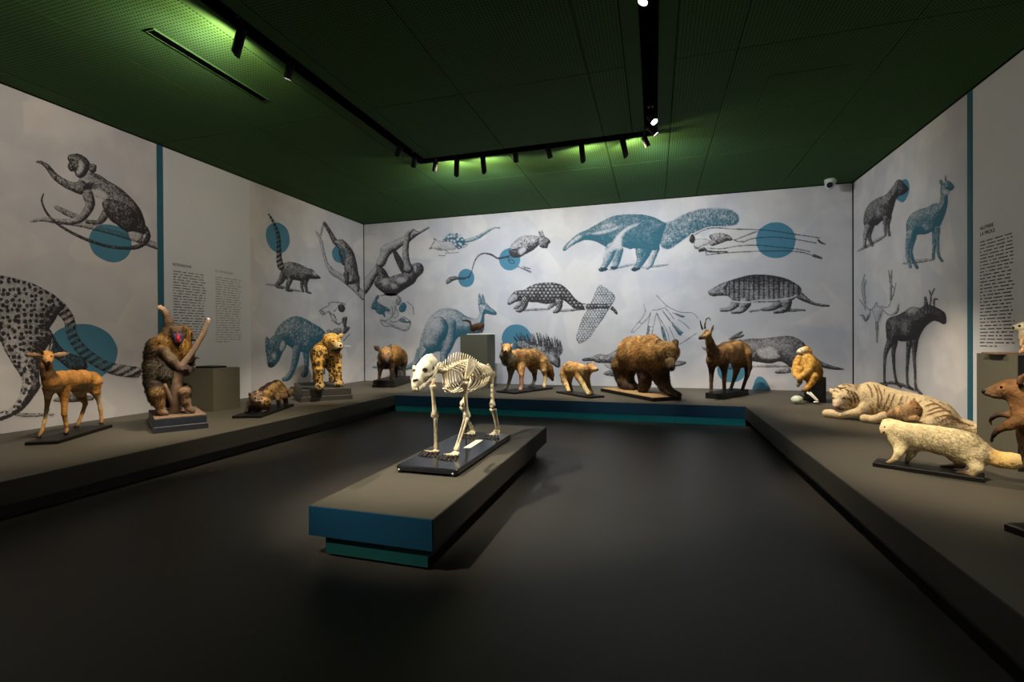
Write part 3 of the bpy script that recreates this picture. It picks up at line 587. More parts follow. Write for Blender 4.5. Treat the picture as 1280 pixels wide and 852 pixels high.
figure('kangaroo_print', 'blue kangaroo engraving with long tail on the back wall', 'B', [
    S(fF, '460,540,30 440,600,26 410,640,24 350,665,18 250,668,12 100,662,7', 0.7, 0.6, T_),
    P(fF, '455,480 490,360 520,300 560,250 620,220 690,215 750,235 810,275 860,290 895,290 910,250 900,200 905,180 960,175 990,205 1035,240 1035,262 1000,262 960,255 945,270 945,320 935,390 860,410 800,420 740,440 700,520 670,560 600,540 540,560 500,590 450,600', 0.50, 0.8, T_),
    P(fF, '900,185 905,100 920,130 925,175', 0.7, 0.4, T_), P(fF, '925,180 930,105 950,150 950,185', 0.7, 0.4, T_), S(fF, '690,330,40 690,430,34 670,500,34 640,560,30 640,640,26', 0.62, 0.8, T_),
    P(fF, '480,460 500,370 560,290 620,280 660,320 670,380 650,440 620,480 600,520 540,540 490,510', 0.55, 0.9, T_), P(fF, '540,360 600,320 630,350 610,400 560,430', 0.28, 0.3, T_, edge=0, soft=3)])
figure('blue_skull_print', 'teal and pale skull drawing in the lower left of the back wall', 'B', [
    P(fF, '155,305 240,345 350,385 384,350 380,325 300,310 220,320 180,310', 0.14, 0.3, edge=0.5), P(fF, '150,120 230,110 290,120 310,150 280,190 260,260 190,240 150,180', 0.08, 0.2, edge=0.3),
    P(fF, '85,215 100,165 130,115 145,125 130,160 170,190 225,220 220,240 190,235 190,280 170,260 150,260 125,245 115,225', 0.85, 0.4, T_), P(fF, '295,215 310,180 335,170 352,195 345,230 320,245 300,235', 0.9, 0.3, T_), P(fF, '300,300 340,290 350,310 385,310 380,325 320,320', 0.8, 0.3, T_), P(fF, '280,130 305,135 315,160 295,190 275,175', 0.45, 0.4, HK),
    Ls(fF, '150,120 230,110 290,120 310,150 280,190|155,300 165,330 190,350 240,350 300,375 350,385 380,355 385,320|160,300 190,310 230,290 260,260 270,200|230,310 270,320 330,280 350,290 380,310|410,260 400,200 360,165|240,200 250,240 240,280|265,195 290,260 260,290', 0.5, 0.7, HK)])
_r = random.Random(3); quills = []
for q in range(85):
    t = q/84; bx, by = 330+410*t, 400+80*t*t; tx, ty = 300+500*t+_r.uniform(-25, 25), 245+_r.uniform(-30, 40)+190*max(0, t-0.6)
    quills.append(S(fL, f'{bx},{by},9 {(bx+tx)/2+14},{(by+ty)/2+10},6 {tx-18},{ty},2', 0.75, 0.3))
figure('porcupine_print', 'black porcupine engraving with spread quills behind the jackal', 'B', quills+[
    P(fL, '280,350 340,300 420,320 460,350 540,350 600,370 640,420 700,420 760,470 770,570 740,590 690,560 620,520 560,450 400,400 300,400', 0.6, 0.4, tex='fur'),
    P(fL, '640,450 700,440 750,490 768,560 745,590 700,565 650,530', 0.65, 0.8), P(fL, '665,475 700,470 715,510 690,520', 0.2, 0.2, edge=0, soft=3)],
    [P(fL, '146,280 160,220 190,175 235,142 302,130 365,142 415,175 448,225 459,280 445,345 415,390 365,420 302,430 235,418 190,385 160,340')])
figure('platypus_print', 'dark grey platypus engraving behind the brown bear', 'B', [
    P(fP, '520,120 700,100 900,150 1010,230 1010,270 900,280 700,270 540,300', 0.6, 0.4), P(fP, '1000,230 1060,218 1110,225 1120,240 1080,260 1020,270 960,270', 0.65, 0.6),
    P(fP, '200,210 240,195 290,180 340,160 420,165 470,140 520,120 560,200 540,300 480,250 430,240 390,240 330,235 290,220 220,222', 0.6, 0.7, tex='fur'), P(fP, '385,330 430,305 490,305 520,350 450,355 400,345', 0.65, 0.6, tex='fur'), P(fP, '390,250 450,250 480,290 440,290', 0.35, 0.5), P(fP, '195,205 235,193 290,200 290,215 215,222', 0.85)])
figure('otter_print', 'large dark grey otter-like animal engraving behind the sitting golden monkey', 'B', [
    S(fM, '340,410,8 500,408,12 700,410,6', 0.45), P(fM, '555,460 620,435 690,425 700,465 650,472 590,475', 0.65, 0.8, tex='fur'), P(fM, '150,165 200,130 260,100 270,110 240,130 285,130 270,150 220,165 170,175', 0.7, 0.5),
    P(fM, '270,180 200,190 100,230 20,240 -60,245 -90,235 -60,270 50,310 200,340 320,340', 0.6, 0.5, edge=0.2), S(fM, '230,330,50 215,390,30 160,420,20', 0.6),
    P(fM, '255,185 330,165 420,165 520,155 620,143 710,145 790,180 840,230 870,280 900,320 960,360 1050,400 1175,435 1100,440 1000,425 940,400 870,400 800,420 700,420 660,390 600,365 520,385 430,375 350,360 320,330 280,330 240,260', 0.66, 0.7),
    P(fM, '400,270 500,235 570,270 600,330 540,345 440,330', 0.25, 0.1, edge=0, soft=4)],
    [P(fM, '45,440 55,395 85,355 130,333 175,328 220,333 265,355 295,395 305,440 295,485 265,525 220,547 175,552 130,547 85,525 55,485'), P(fM, '368,622 372,570 385,530 410,503 440,503 470,525 500,570 512,622')])
# ---------------------------------------------------------------- right wall
figure('dark_antelope_print', 'dark brown antelope engraving with blue disc at its muzzle on the right wall', 'R', [
    S(fN, '75,630,5 140,595,12 230,545,12 290,510,6', 0.5), S(fN, '175,440,26 160,520,16 185,585,11', 0.8), S(fN, '312,370,22 305,440,12 315,510,11', 0.8),
    P(fN, '118,400 130,330 160,275 220,230 290,200 340,140 370,95 395,88 410,120 400,180 380,220 365,240 345,310 325,370 300,390 260,400 220,435 180,440 150,470 130,450', 0.80, 0.6),
    P(fN, '375,130 395,90 420,110 450,140 460,165 430,195 390,210 375,190', 0.9), P(fN, '210,320 240,295 265,330 250,370 220,370', 0.55, 0.3, edge=0, soft=5), S(fN, '150,450,26 130,520,16 125,590,12', 0.55, 0.8), S(fN, '285,380,20 280,440,12 285,505,9', 0.7)],
    [P(fN, '370,225 400,110 430,85 455,95 468,140 462,190 440,240 415,262 390,250')])
figure('blue_antelope_print', 'teal blue antelope engraving with raised head on the right wall', 'R', [
    S(fN, '420,725,6 520,710,14 640,695,8', 0.4), S(fN, '495,520,28 475,620,18 490,690,13 525,755,12', 0.8, ink=T_), S(fN, '660,470,22 655,580,14 650,690,11', 0.8, ink=T_),
    P(fN, '442,450 450,400 480,350 540,315 600,300 650,270 690,265 705,220 705,140 735,110 760,95 790,115 808,140 795,165 765,180 760,230 755,290 735,360 700,440 670,470 640,480 600,500 540,505 515,515 490,530 455,510', 0.78, 0.6, T_),
    P(fN, '695,90 720,95 720,130 700,120', 0.8, ink=T_), S(fN, '743,95,6 743,60,4', 0.8, ink=T_), P(fN, '720,170 760,160 770,195 735,210', 0.3, 0.2, T_, edge=0, soft=3), P(fN, '560,440 600,420 625,460 590,480', 0.5, 0.3, T_, edge=0, soft=5),
    S(fN, '475,500,32 455,590,18 455,680,14 475,750,12', 0.65, 0.8, T_), S(fN, '680,460,22 680,570,14 690,660,11 715,705,10', 0.75, ink=T_)])
figure('antler_skull_print', 'pen drawn antlered skull on the right wall left of the moose', 'R', [
    P(fO, '150,285 185,265 210,265 215,300 200,345 180,372 165,330', 0.16, 0.3, edge=0.5), S(fO, '180,370,10 182,420,8 182,490,4', 0.6), S(fO, '270,60,5 270,130,7 268,220,8', 0.4), S(fO, '100,90,5 95,160,7 108,240,7', 0.35), S(fO, '90,320,6 110,345,9 130,320,8', 0.5), S(fO, '315,260,5 305,300,8 280,315,6', 0.6),
    Ls(fO, '105,65 85,140 95,210 115,270 150,285 180,240 185,265 210,265|115,100 105,150 110,230|255,40 265,120 270,220 250,270 215,265|275,40 275,130 290,160 275,220|300,120 285,200|70,220 100,260 110,290|70,320 100,325 110,360 135,330 140,290|320,250 315,290 290,315 260,320 230,300 220,280', 0.5)])
figure('moose_print', 'black moose engraving with small antlers on the right wall', 'R', [
    S(fO, '200,750,8 300,745,10 420,790,8', 0.7), S(fO, '292,490,20 285,560,12 290,660,8 305,740,8 330,768,8', 0.9), S(fO, '382,490,18 375,580,12 370,680,8 375,755,8 400,780,8', 0.9),
    S(fO, '515,255,6 520,200,5 510,165,4', 0.8), S(fO, '520,200,5 540,155,4', 0.8), S(fO, '540,260,6 540,220,5 560,220,4', 0.8), S(fO, '490,260,14 485,210,8', 0.8),
    P(fO, '238,370 260,335 320,315 370,285 400,268 450,275 475,260 500,255 540,265 580,285 610,310 617,360 600,377 575,365 540,355 510,370 480,400 455,440 435,490 410,490 380,480 340,485 310,480 280,510 250,500 240,440', 0.95, 0.5),
    P(fO, '365,300 400,270 440,275 440,300 400,315', 0.4, 0.2, edge=0, soft=4), P(fO, '335,370 370,355 385,400 370,445 340,430', 0.6, 0.2, edge=0, soft=7), P(fO, '275,370 295,350 290,430 275,440', 0.6, 0.2, edge=0, soft=5),
    S(fO, '262,490,22 235,560,13 228,650,8 230,740,8 250,780,9', 0.85), S(fO, '418,490,22 415,580,12 420,680,8 425,770,9 460,815,9', 0.85)])
# ---------------------------------------------------------------- lettering on the text panels
def lettering(text, wall, pA, pB, name, mat):
    """flat capitals running from pixel pA (baseline start) to pB (baseline end) on the wall"""
    p0, n, wo = WALLS[wall]; n = np.array(n, float); A = on_plane(*pA, np.array(p0)+n*0.003, n); B = on_plane(*pB, np.array(p0)+n*0.003, n)
    cu = bpy.data.curves.new(name, 'FONT'); cu.body = text; cu.offset = 0.012; ob = bpy.data.objects.new(name, cu); scene.collection.objects.link(ob)
    dg = bpy.context.evaluated_depsgraph_get(); me = bpy.data.meshes.new_from_object(ob.evaluated_get(dg)); bpy.data.objects.remove(ob)
    co = np.array([v.co[:] for v in me.vertices]); wd = np.ptp(co[:, 0]); u = B-A; u[2] = 0; L = np.linalg.norm(u); u /= L; k = L/wd
    V = A+(co[:, 0:1]-co[:, 0].min())*k*u+co[:, 1:2]*k*np.array([0, 0, 1.0])
    F_ = [tuple(p.vertices) for p in me.polygons]; bpy.data.meshes.remove(me)
    o = mesh_obj(name, V, F_, mat, wo); return o
tag(lettering('ESTENSIONE', 'L', (216, 331.5), (239.3, 334.5), 'title_lettering', M['lettering']), 'black title lettering on the left text panel')
tag(lettering('EXTENSIONS', 'L', (269, 340), (291, 342.5), 'title_lettering', M['lettering_grey']), 'grey title lettering on the left text panel')
tag(lettering('NUTRIRE', 'R', (1225.2, 288.0), (1242, 283.0), 'title_lettering', M['lettering']), 'black title lettering on the right text panel')
tag(lettering('LA PROLE', 'R', (1225.2, 295.0), (1243.5, 290.2), 'title_lettering', M['lettering']), 'black title lettering on the right text panel')
def text_block(wall, y0, y1, ztop, zbot, n, mat, seed, last=0.5):
    p0, nn, wo = WALLS[wall]; x = p0[0]+nn[0]*0.003; r = random.Random(seed); mb = MB(); dz = (ztop-zbot)/(n-1)
    for i in range(n):
        z = ztop-i*dz; h = dz*0.15; s = 0.0; L = abs(y1-y0)*(last if i == n-1 else r.uniform(0.9, 1.0)); sg = 1 if y1 > y0 else -1
        while s < L-0.01:
            wl = min(r.uniform(0.02, 0.13), L-s); a, b = y0+sg*s, y0+sg*(s+wl)
            q = [(x, a, z-h), (x, b, z-h), (x, b, z+h), (x, a, z+h)]; mb.add(q if sg*nn[0] > 0 else q[::-1], [(0, 1, 2, 3)])
            if r.random() < 0.5:
                c = a+(b-a)*r.random(); q = [(x, c, z-h*1.8), (x, c+sg*0.008, z-h*1.8), (x, c+sg*0.008, z+h*1.9), (x, c, z+h*1.9)]; mb.add(q if sg*nn[0] > 0 else q[::-1], [(0, 1, 2, 3)])
            s += wl+0.024
    return mb.build('text_block', mat, wo)
def wz(wall, x, y): return on_plane(x, y, WALLS[wall][0], WALLS[wall][1])
a, b = wz('L', 216, 338.5), wz('L', 258, 425); tag(text_block('L', a[1], b[1], a[2], wz('L', 216, 428)[2], 27, M['smalltext'], 1), 'small black paragraph on the left text panel')
a, b = wz('L', 269, 346), wz('L', 302, 428); tag(text_block('L', a[1], b[1], a[2], wz('L', 269, 427)[2], 28, M['lettering_grey'], 2), 'small grey paragraph on the left text panel')
a, b = wz('R', 1225.2, 303), wz('R', 1269, 420); tag(text_block('R', a[1], b[1], a[2], wz('R', 1225.5, 432)[2], 32, M['smalltext'], 3), 'small black paragraph on the right text panel')
# ================================================================== mounted animals: one continuous skin each, grown from tapered limbs
def vnoise(Pn, s, seed=0):
    q = Pn*s; i = np.floor(q); f_ = q-i; f_ = f_*f_*(3-2*f_); out = 0
    for a in (0, 1):
        for b in (0, 1):
            for c in (0, 1):
                h = np.modf(np.abs(np.sin((i[:, 0]+a)*127.1+(i[:, 1]+b)*311.7+(i[:, 2]+c)*74.7+seed*19.3)*43758.5453))[0]
                out = out+h*(f_[:, 0] if a else 1-f_[:, 0])*(f_[:, 1] if b else 1-f_[:, 1])*(f_[:, 2] if c else 1-f_[:, 2])
    return out
def worley(Pn, s, seed=0):
    q = Pn*s; i = np.floor(q); d1 = np.full(len(q), 9.0)
    for a in (-1, 0, 1):
        for b in (-1, 0, 1):
            for c in (-1, 0, 1):
                g_ = i+np.array([a, b, c]); o = [np.modf(np.abs(np.sin(g_[:, 0]*127.1+g_[:, 1]*311.7+g_[:, 2]*74.7+seed*7.7+k*53.3)*43758.5453))[0] for k in range(3)]
                d1 = np.minimum(d1, np.linalg.norm(q-g_-np.stack(o, 1), axis=1))
    return d1
def surface_nets(D, org, h):
    ins = D < 0; nx, ny, nz = D.shape
    cs = [(a, b, c) for a in (0, 1) for b in (0, 1) for c in (0, 1)]
    cnt = sum(ins[a:nx-1+a, b:ny-1+b, c:nz-1+c].astype(np.int8) for a, b, c in cs)
    act = (cnt > 0) & (cnt < 8); I = np.argwhere(act); vid = np.full(act.shape, -1, np.int64); vid[act] = np.arange(len(I))
    val = {c: D[I[:, 0]+c[0], I[:, 1]+c[1], I[:, 2]+c[2]] for c in cs}; acc = np.zeros((len(I), 3)); n = np.zeros(len(I))
    for c in cs:
        for ax in range(3):
            if c[ax] == 0:
                e = list(c); e[ax] = 1; e = tuple(e); a, b = val[c], val[e]; m = (a < 0) != (b < 0)
                t = np.where(m, a/np.where(m, a-b, 1), 0); p = np.tile(np.array(c, float), (len(I), 1)); p[:, ax] += t
                acc += p*m[:, None]; n += m
    V = (I+acc/n[:, None])*h+org; Q = []
    for ax in range(3):
        sl0 = [slice(None)]*3; sl1 = [slice(None)]*3; sl0[ax] = slice(0, -1); sl1[ax] = slice(1, None)
        A_, B_ = ins[tuple(sl0)], ins[tuple(sl1)]; E_ = np.argwhere(A_ != B_); fl = A_[A_ != B_]
        u, v = (ax+1) % 3, (ax+2) % 3
        ok = (E_[:, u] > 0) & (E_[:, v] > 0) & (E_[:, u] < D.shape[u]-1) & (E_[:, v] < D.shape[v]-1); E_, fl = E_[ok], fl[ok]
        def cell(du, dv):
            q = E_.copy(); q[:, u] -= du; q[:, v] -= dv; return vid[q[:, 0], q[:, 1], q[:, 2]]
        q = np.stack([cell(1, 1), cell(0, 1), cell(0, 0), cell(1, 0)], 1); q[~fl] = q[~fl][:, ::-1]; Q.append(q)
    Q = np.vstack(Q); return V, Q[(Q >= 0).all(1)]
def fur_mat(name, rough=0.75, amp=1.0):
    g = NT(name); at = g.n('ShaderNodeVertexColor', layer_name='col'); nz = g.noise(42.0, 4.0, 0.65); n2 = g.noise(13.0, 2.0)
    k = g.mathn('ADD', g.mathn('MULTIPLY', nz, 1.7*amp), g.mathn('ADD', g.mathn('MULTIPLY', n2, 0.8*amp), 1.03-1.25*amp))
    vm = g.n('ShaderNodeVectorMath', operation='SCALE'); g.l(at.outputs['Color'], vm.inputs[0]); g.l(k, vm.inputs[3])
    m = g.fin(vm.outputs[0], rough, spec=0.2); g.bump(nz, 0.8, 0.012); return m
M['skin'] = fur_mat('animal_coat'); M['strand'] = fur_mat('fur_strands', 0.6); M['skin_pale'] = fur_mat('pale_animal_coat', 0.75, 0.4); M['strand_pale'] = fur_mat('pale_fur_strands', 0.6, 0.4)
g = NT('bone'); nz = g.noise(26.0, 4.0); M['bone'] = g.fin(g.mix(g.ramp(nz, 0.3, 0.75), (0.52, 0.43, 0.27), (0.82, 0.76, 0.60)), 0.5, spec=0.35); g.bump(g.noise(120.0, 3.0), 0.2, 0.004)
M['claw'] = plain('dark_claw', (0.03, 0.02, 0.015), 0.35); M['hoof'] = plain('dark_hoof', (0.025, 0.018, 0.012), 0.4)
M['horn'] = plain('black_horn', (0.03, 0.022, 0.017), 0.35, var=0.3, scale=40); M['nose'] = plain('black_nose', (0.012, 0.010, 0.010), 0.25)
M['sand'] = plain('sandy_ground', (0.40, 0.25, 0.11), 0.95, var=0.5, scale=40, bump=0.8); M['wood'] = plain('rough_branch_bark', (0.20, 0.13, 0.085), 0.85, var=0.5, scale=30, bump=0.7)
M['bluebase'] = plain('slate_blue_base', (0.018, 0.022, 0.035), 0.5, var=0.3, scale=15); M['card'] = plain('white_card', (0.75, 0.72, 0.62), 0.6, var=0.03); M['rock'] = plain('dark_rock', (0.03, 0.027, 0.025), 0.7, var=0.6, scale=14, bump=0.8)
M['greybase'] = plain('grey_painted_base', (0.055, 0.053, 0.050), 0.5, var=0.15); M['melon'] = plain('pale_melon_skin', (0.52, 0.58, 0.46), 0.5, var=0.35, scale=22)

class Beast:
    def __init__(s, name, label, cat, fr, vox, n=None, group=None):
        s.name, s.label, s.cat, s.fr, s.vox, s.group = name, label, cat, fr, vox, group
        s.pr = []; s.sub = []; s.zt = HP; s.nv = n; s.clip = None; s.pale = False; s.root = None
    def px(s, x, y): return s.fr[0]+x/s.fr[2], s.fr[1]+y/s.fr[2]
    def sc(s, Pw): return float(np.dot(np.asarray(Pw)-CAM, _F))/FPX/s.fr[2]      # metres per crop pixel at that depth
    # ---- mounting board from three visible bottom corners
    def board(s, A, B, C, thick, tiers=None, mat='board', top=None, z0=HP, width=None, name='base_board', bev=0.006):
        a, b, c = (on_z(*s.px(*q), z0) for q in (A, B, C)); e1, e2 = c-b, a-b
        if np.linalg.norm(e1) < np.linalg.norm(e2): L, Sh = e2, e1
        else: L, Sh = e1, e2
        l = L/np.linalg.norm(L); Sh = Sh-l*np.dot(Sh, l); shl = np.linalg.norm(Sh); sh = Sh/shl
        if width: Sh = sh*width
        ctr = b+L/2+Sh/2; t = thick*s.sc(b); s.ctr = ctr.copy(); s.axis = l
        s.root = empty(s.name, (ctr[0], ctr[1], z0))
        def rect(ins): 
            r = [ctr+sx*(L/2-l*ins)+sy*(Sh/2-Sh/np.linalg.norm(Sh)*ins) for sx, sy in ((-1, -1), (1, -1), (1, 1), (-1, 1))]
            r = [(q[0], q[1]) for q in r]
            ar = sum(r[i][0]*r[(i+1) % 4][1]-r[(i+1) % 4][0]*r[i][1] for i in range(4)); return r if ar > 0 else r[::-1]
        if tiers:
            z = z0
            for fr_, ins in tiers: MB().prism(rect(ins), z, z+t*fr_-0.002, bev).build(name, M[mat], s.root); z += t*fr_
        else: MB().prism(rect(0), z0, z0+t, bev).build(name, M[mat], s.root)
        if top: MB().prism(rect(0.012), z0+t-0.001, z0+t+0.008, 0.004).build('ground_layer', M[top], s.root); t += 0.008
        s.zt = z0+t; s.B0 = ctr.copy(); s.B0[2] = s.zt
        if s.nv is None:
            n = np.array([-l[1], l[0], 0.0]); s.n = n if np.dot(CAM-ctr, n) > 0 else -n
        else:
            n = (CAM-ctr)*np.array([1, 1, 0]); s.n = n/np.linalg.norm(n)
        return s
    def stand(s, Pw, n=None, z=None):
        """no board: the animal rests on the surface at Pw"""
        s.B0 = np.array(Pw, float); s.zt = s.B0[2]; s.root = empty(s.name, tuple(s.B0))
        if n is None: n = (CAM-s.B0)*np.array([1, 1, 0])
        n = np.array(n, float); s.n = n/np.linalg.norm(n); return s
    def pt(s, x, y, shift=0.0, off=0.0):
        q = on_plane(*s.px(x, y), s.B0+s.n*off, s.n)
        if shift: d = CAM-q; q = q+d/np.linalg.norm(d)*shift
        return q
    def chain(s, pts_, col, k=None, sq=1.0, off=0.0, neg=False):
        W = []
        for q in pts_:
            x, y, r = q[:3]; p = s.pt(x, y, q[3] if len(q) > 3 else 0.0, off); W.append((p, r*s.sc(p)))
        s.segs(W, col, k, sq, neg); return W
    def segs(s, W, col, k=None, sq=1.0, neg=False):
        cols = list(col) if isinstance(col, list) else [col]*len(W)
        cols += [cols[-1]]*(len(W)-len(cols))
        if len(W) == 1: W = W+[(W[0][0]+1e-4, W[0][1])]; cols = cols*2
        for i in range(len(W)-1):
            (a, ra), (b, rb) = W[i], W[i+1]; kk = k if k is not None else min(0.05, max(1.5*s.vox, 0.45*min(ra, rb)))
            s.pr.append((a, b, ra, rb, kk, np.array(cols[i], float), np.array(cols[i+1], float), sq, neg))
    def leg(s, pts_, col, k=None, maxlat=None, sq=1.0, foot=1.0, toe=None, hoof=None, topk=0.5):
        x, y, r = pts_[-1][:3]; pf = on_z(*s.px(x, y), s.zt); rr = r*s.sc(pf); pf = on_z(*s.px(x, y), s.zt+rr*0.75)
        off = float(np.dot(pf-s.B0, s.n))
        if maxlat: 
            off2 = max(-maxlat, min(maxlat, off)); pf = pf+s.n*(off2-off); off = off2
        W = []
        for i, q in enumerate(pts_[:-1]):
            p = s.pt(q[0], q[1], q[3] if len(q) > 3 else 0.0, off*(topk if i == 0 else 1.0)); W.append((p, q[2]*s.sc(p)))
        W.append((pf, rr))
        if toe is not None: W.append((pf+np.array([toe[0], toe[1], -rr*0.15]), rr*0.8))
        cols = list(col) if isinstance(col, list) else [col]*len(W)
        if len(W) > 2: s.segs(W[:2], cols[:2], max(0.03, 0.6*W[0][1]) if k is None else k, sq); s.segs(W[1:], cols[1:], k, sq)
        else: s.segs(W, cols, k, sq)
        if hoof:
            p = W[-1][0]; m = MB(); hz = s.zt; h = hoof
            m.tube([(p[0], p[1], hz+0.002), (p[0], p[1], hz+h*0.9)], [rr*1.25, rr*0.95], 10)
            m.build('hoof', M['hoof'], s.root, True)
        return W
    # ---- grow the skin
    def grow(s, paint=None, fur=None, smooth=True, name='body', mat='skin', heading=None):
        lo = np.min([np.minimum(p[0]-p[2], p[1]-p[3]) for p in s.pr if not p[8]], 0)-3*s.vox; hi = np.max([np.maximum(p[0]+p[2], p[1]+p[3]) for p in s.pr if not p[8]], 0)+3*s.vox
        N = np.ceil((hi-lo)/s.vox).astype(int)+1; D = np.full(N, 0.5, np.float32); h = s.vox
        for a, b, ra, rb, k, ca, cb, sq, neg in s.pr:
            R_ = max(ra, rb)+k+2*h; i0 = np.maximum(0, np.floor((np.minimum(a, b)-R_-lo)/h).astype(int)); i1 = np.minimum(N, np.ceil((np.maximum(a, b)+R_-lo)/h).astype(int)+1)
            if (i1 <= i0).any(): continue
            g_ = [lo[q]+h*np.arange(i0[q], i1[q]) for q in range(3)]
            d = s._dist(g_[0][:, None, None], g_[1][None, :, None], g_[2][None, None, :], a, b, ra, rb, sq)
            sl = tuple(slice(i0[q], i1[q]) for q in range(3)); c = D[sl]
            if neg: hh = np.clip(0.5-0.5*(c+d)/k, 0, 1); D[sl] = c*(1-hh)+(-d)*hh+k*hh*(1-hh)
            else: hh = np.clip(0.5+0.5*(c-d)/k, 0, 1); D[sl] = c*(1-hh)+d*hh-k*hh*(1-hh)
        if s.clip is not None: D = np.maximum(D, (s.clip-(lo[2]+h*np.arange(N[2])))[None, None, :].astype(np.float32))
        V, Q = surface_nets(D, lo, h)
        cw = np.zeros((len(V), 3)); ws = np.zeros(len(V)); rw = np.zeros(len(V))
        for a, b, ra, rb, k, ca, cb, sq, neg in s.pr:
            d, t = s._dist(V[:, 0], V[:, 1], V[:, 2], a, b, ra, rb, sq, True)
            wgt = np.exp(-np.maximum(np.abs(d) if neg else d, 0)/max(0.006, 0.9*h)) if neg else np.exp(-np.maximum(d+0.5*h, -0.05)/max(0.008, 1.2*h))
            if neg: wgt = wgt*6*(np.abs(d) < 1.2*h)
            cw += wgt[:, None]*(ca+(cb-ca)*t[:, None]); ws += wgt; rw += wgt*(ra+(rb-ra)*t)
        col = cw/(ws[:, None]+1e-9)
        Nn = s._normals(V, Q)
        if paint: col = np.clip(paint(V, Nn, col), 0, 1)
        o = mesh_obj(name, V, Q, M['skin_pale' if s.pale and mat == 'skin' else mat], s.root, smooth)
        ca_ = o.data.color_attributes.new('col', 'FLOAT_COLOR', 'POINT'); ca_.data.foreach_set('color', np.hstack([col, np.ones((len(col), 1))]).astype(np.float32).ravel())
        s.V, s.Q, s.col, s.N_ = V, Q, col, Nn; s.rad = rw/(ws+1e-9); s.body = o
        from mathutils.bvhtree import BVHTree
        s.bvh = BVHTree.FromPolygons([tuple(v) for v in V], [tuple(int(i) for i in q) for q in Q])
        if fur: s.fur(heading=heading, **fur)
        if s.label: tag(s.root, s.label, s.cat, s.group)
        return o
    def _normals(s, V, Q):
        fn = np.cross(V[Q[:, 2]]-V[Q[:, 0]], V[Q[:, 3]]-V[Q[:, 1]]); Nn = np.zeros_like(V)
        for i in range(4): np.add.at(Nn, Q[:, i], fn)
        return Nn/(np.linalg.norm(Nn, axis=1)[:, None]+1e-12)
    def _dist(s, X, Y, Z, a, b, ra, rb, sq, wt=False):
        px, py, pz = X-a[0], Y-a[1], Z-a[2]; e = b-a
        if sq != 1.0:
            n = s.n; m = (1/sq-1); dn = (px*n[0]+py*n[1])*m; px, py = px+n[0]*dn, py+n[1]*dn
            e = e+n*np.dot(e, n)*m
        L2 = float(e@e)+1e-12; t = np.clip((px*e[0]+py*e[1]+pz*e[2])/L2, 0, 1)
        d = np.sqrt((px-t*e[0])**2+(py-t*e[1])**2+(pz-t*e[2])**2)-(ra+(rb-ra)*t)
        return (d, t) if wt else d
    def fur(s, n=6000, length=0.03, width=0.004, lift=0.45, heading=None, seed=1, jit=0.35, zmin=0.0, where=None, radk=0.5, contrast=(0.4, 1.65)):
        r = np.random.default_rng(seed); Q = s.Q; fa = np.linalg.norm(np.cross(s.V[Q[:, 2]]-s.V[Q[:, 0]], s.V[Q[:, 3]]-s.V[Q[:, 1]]), axis=1)
        if where is not None: fa = fa*where(s.V[Q].mean(1))
        f_ = r.choice(len(Q), n, p=fa/fa.sum()); w4 = r.dirichlet((1, 1, 1, 1), n); q = Q[f_]
        P_ = (s.V[q]*w4[..., None]).sum(1); Nn = (s.N_[q]*w4[..., None]).sum(1); Nn /= np.linalg.norm(Nn, axis=1)[:, None]+1e-9; C = (s.col[q]*w4[..., None]).sum(1)
        hd = np.array(heading if heading is not None else s.axis, float); fl = -hd*0.8+np.array([0, 0, -0.55]); fl = fl[None]+r.normal(0, jit, (n, 3)); fl = fl-Nn*(fl*Nn).sum(1)[:, None]; fl /= np.linalg.norm(fl, axis=1)[:, None]+1e-9
        d = fl+Nn*lift; d /= np.linalg.norm(d, axis=1)[:, None]; rl = (s.rad[q]*w4).sum(1); L = np.minimum(length, np.maximum(0.008, rl*radk-0.004))*r.uniform(0.55, 1.15, n); side = np.cross(d, Nn); side /= np.linalg.norm(side, axis=1)[:, None]+1e-9
        b0 = P_-Nn*0.003; tip = b0+d*L[:, None]-np.array([0, 0, 1])*(L*0.12)[:, None]
        V = np.stack([b0-side*width, b0+side*width, tip], 1).reshape(-1, 3); V[:, 2] = np.maximum(V[:, 2], s.zt+zmin)
        F_ = np.arange(3*n).reshape(-1, 3); o = mesh_obj('fur', V, F_, M['strand_pale' if s.pale else 'strand'], s.body)
        o.data.polygons.foreach_set('use_smooth', [True]*n)
        cc = np.repeat(np.clip(C*r.uniform(*contrast, (n, 1)), 0, 1), 3, 0); ca_ = o.data.color_attributes.new('col', 'FLOAT_COLOR', 'POINT'); ca_.data.foreach_set('color', np.hstack([cc, np.ones((len(cc), 1))]).astype(np.float32).ravel())
        nn = np.repeat(Nn*0.8+d*0.3+r.normal(0, 0.12, (n, 3)), 3, 0); nn /= np.linalg.norm(nn, axis=1)[:, None]
        o.data.normals_split_custom_set_from_vertices(nn.tolist()); o['kind'] = 'stuff'
    def hit(s, x, y):
        d = ray(*s.px(x, y)); d = d/np.linalg.norm(d); h = s.bvh.ray_cast(Vector(CAM), Vector(d))
        return (np.array(h[0]), np.array(h[1])) if h[0] is not None else (s.pt(x, y), -d)
    def bead(s, x, y, r, name='eye', mat='eye', sink=0.35, stretch=(1, 1, 1)):
        p, n = s.hit(x, y); rm = r*s.sc(p)
        MB().ball(p-n*rm*sink, (rm*stretch[0], rm*stretch[1], rm*stretch[2]), 12, 8).build(name, M[mat], s.root, True)
    def tube(s, pts_, name, mat, seg=10, flat=1.0, sub=4):
        W = [(s.pt(q[0], q[1], q[3] if len(q) > 3 else 0.0), q[2]) for q in pts_]; A = np.array([np.append(p, r*s.sc(p)) for p, r in W])
        A = smooth_open(A, sub) if len(A) > 2 else A
        return MB().tube(A[:, :3], list(np.maximum(A[:, 3], 0.0012)), seg, flat=flat).build(name, M[mat], s.root, True)
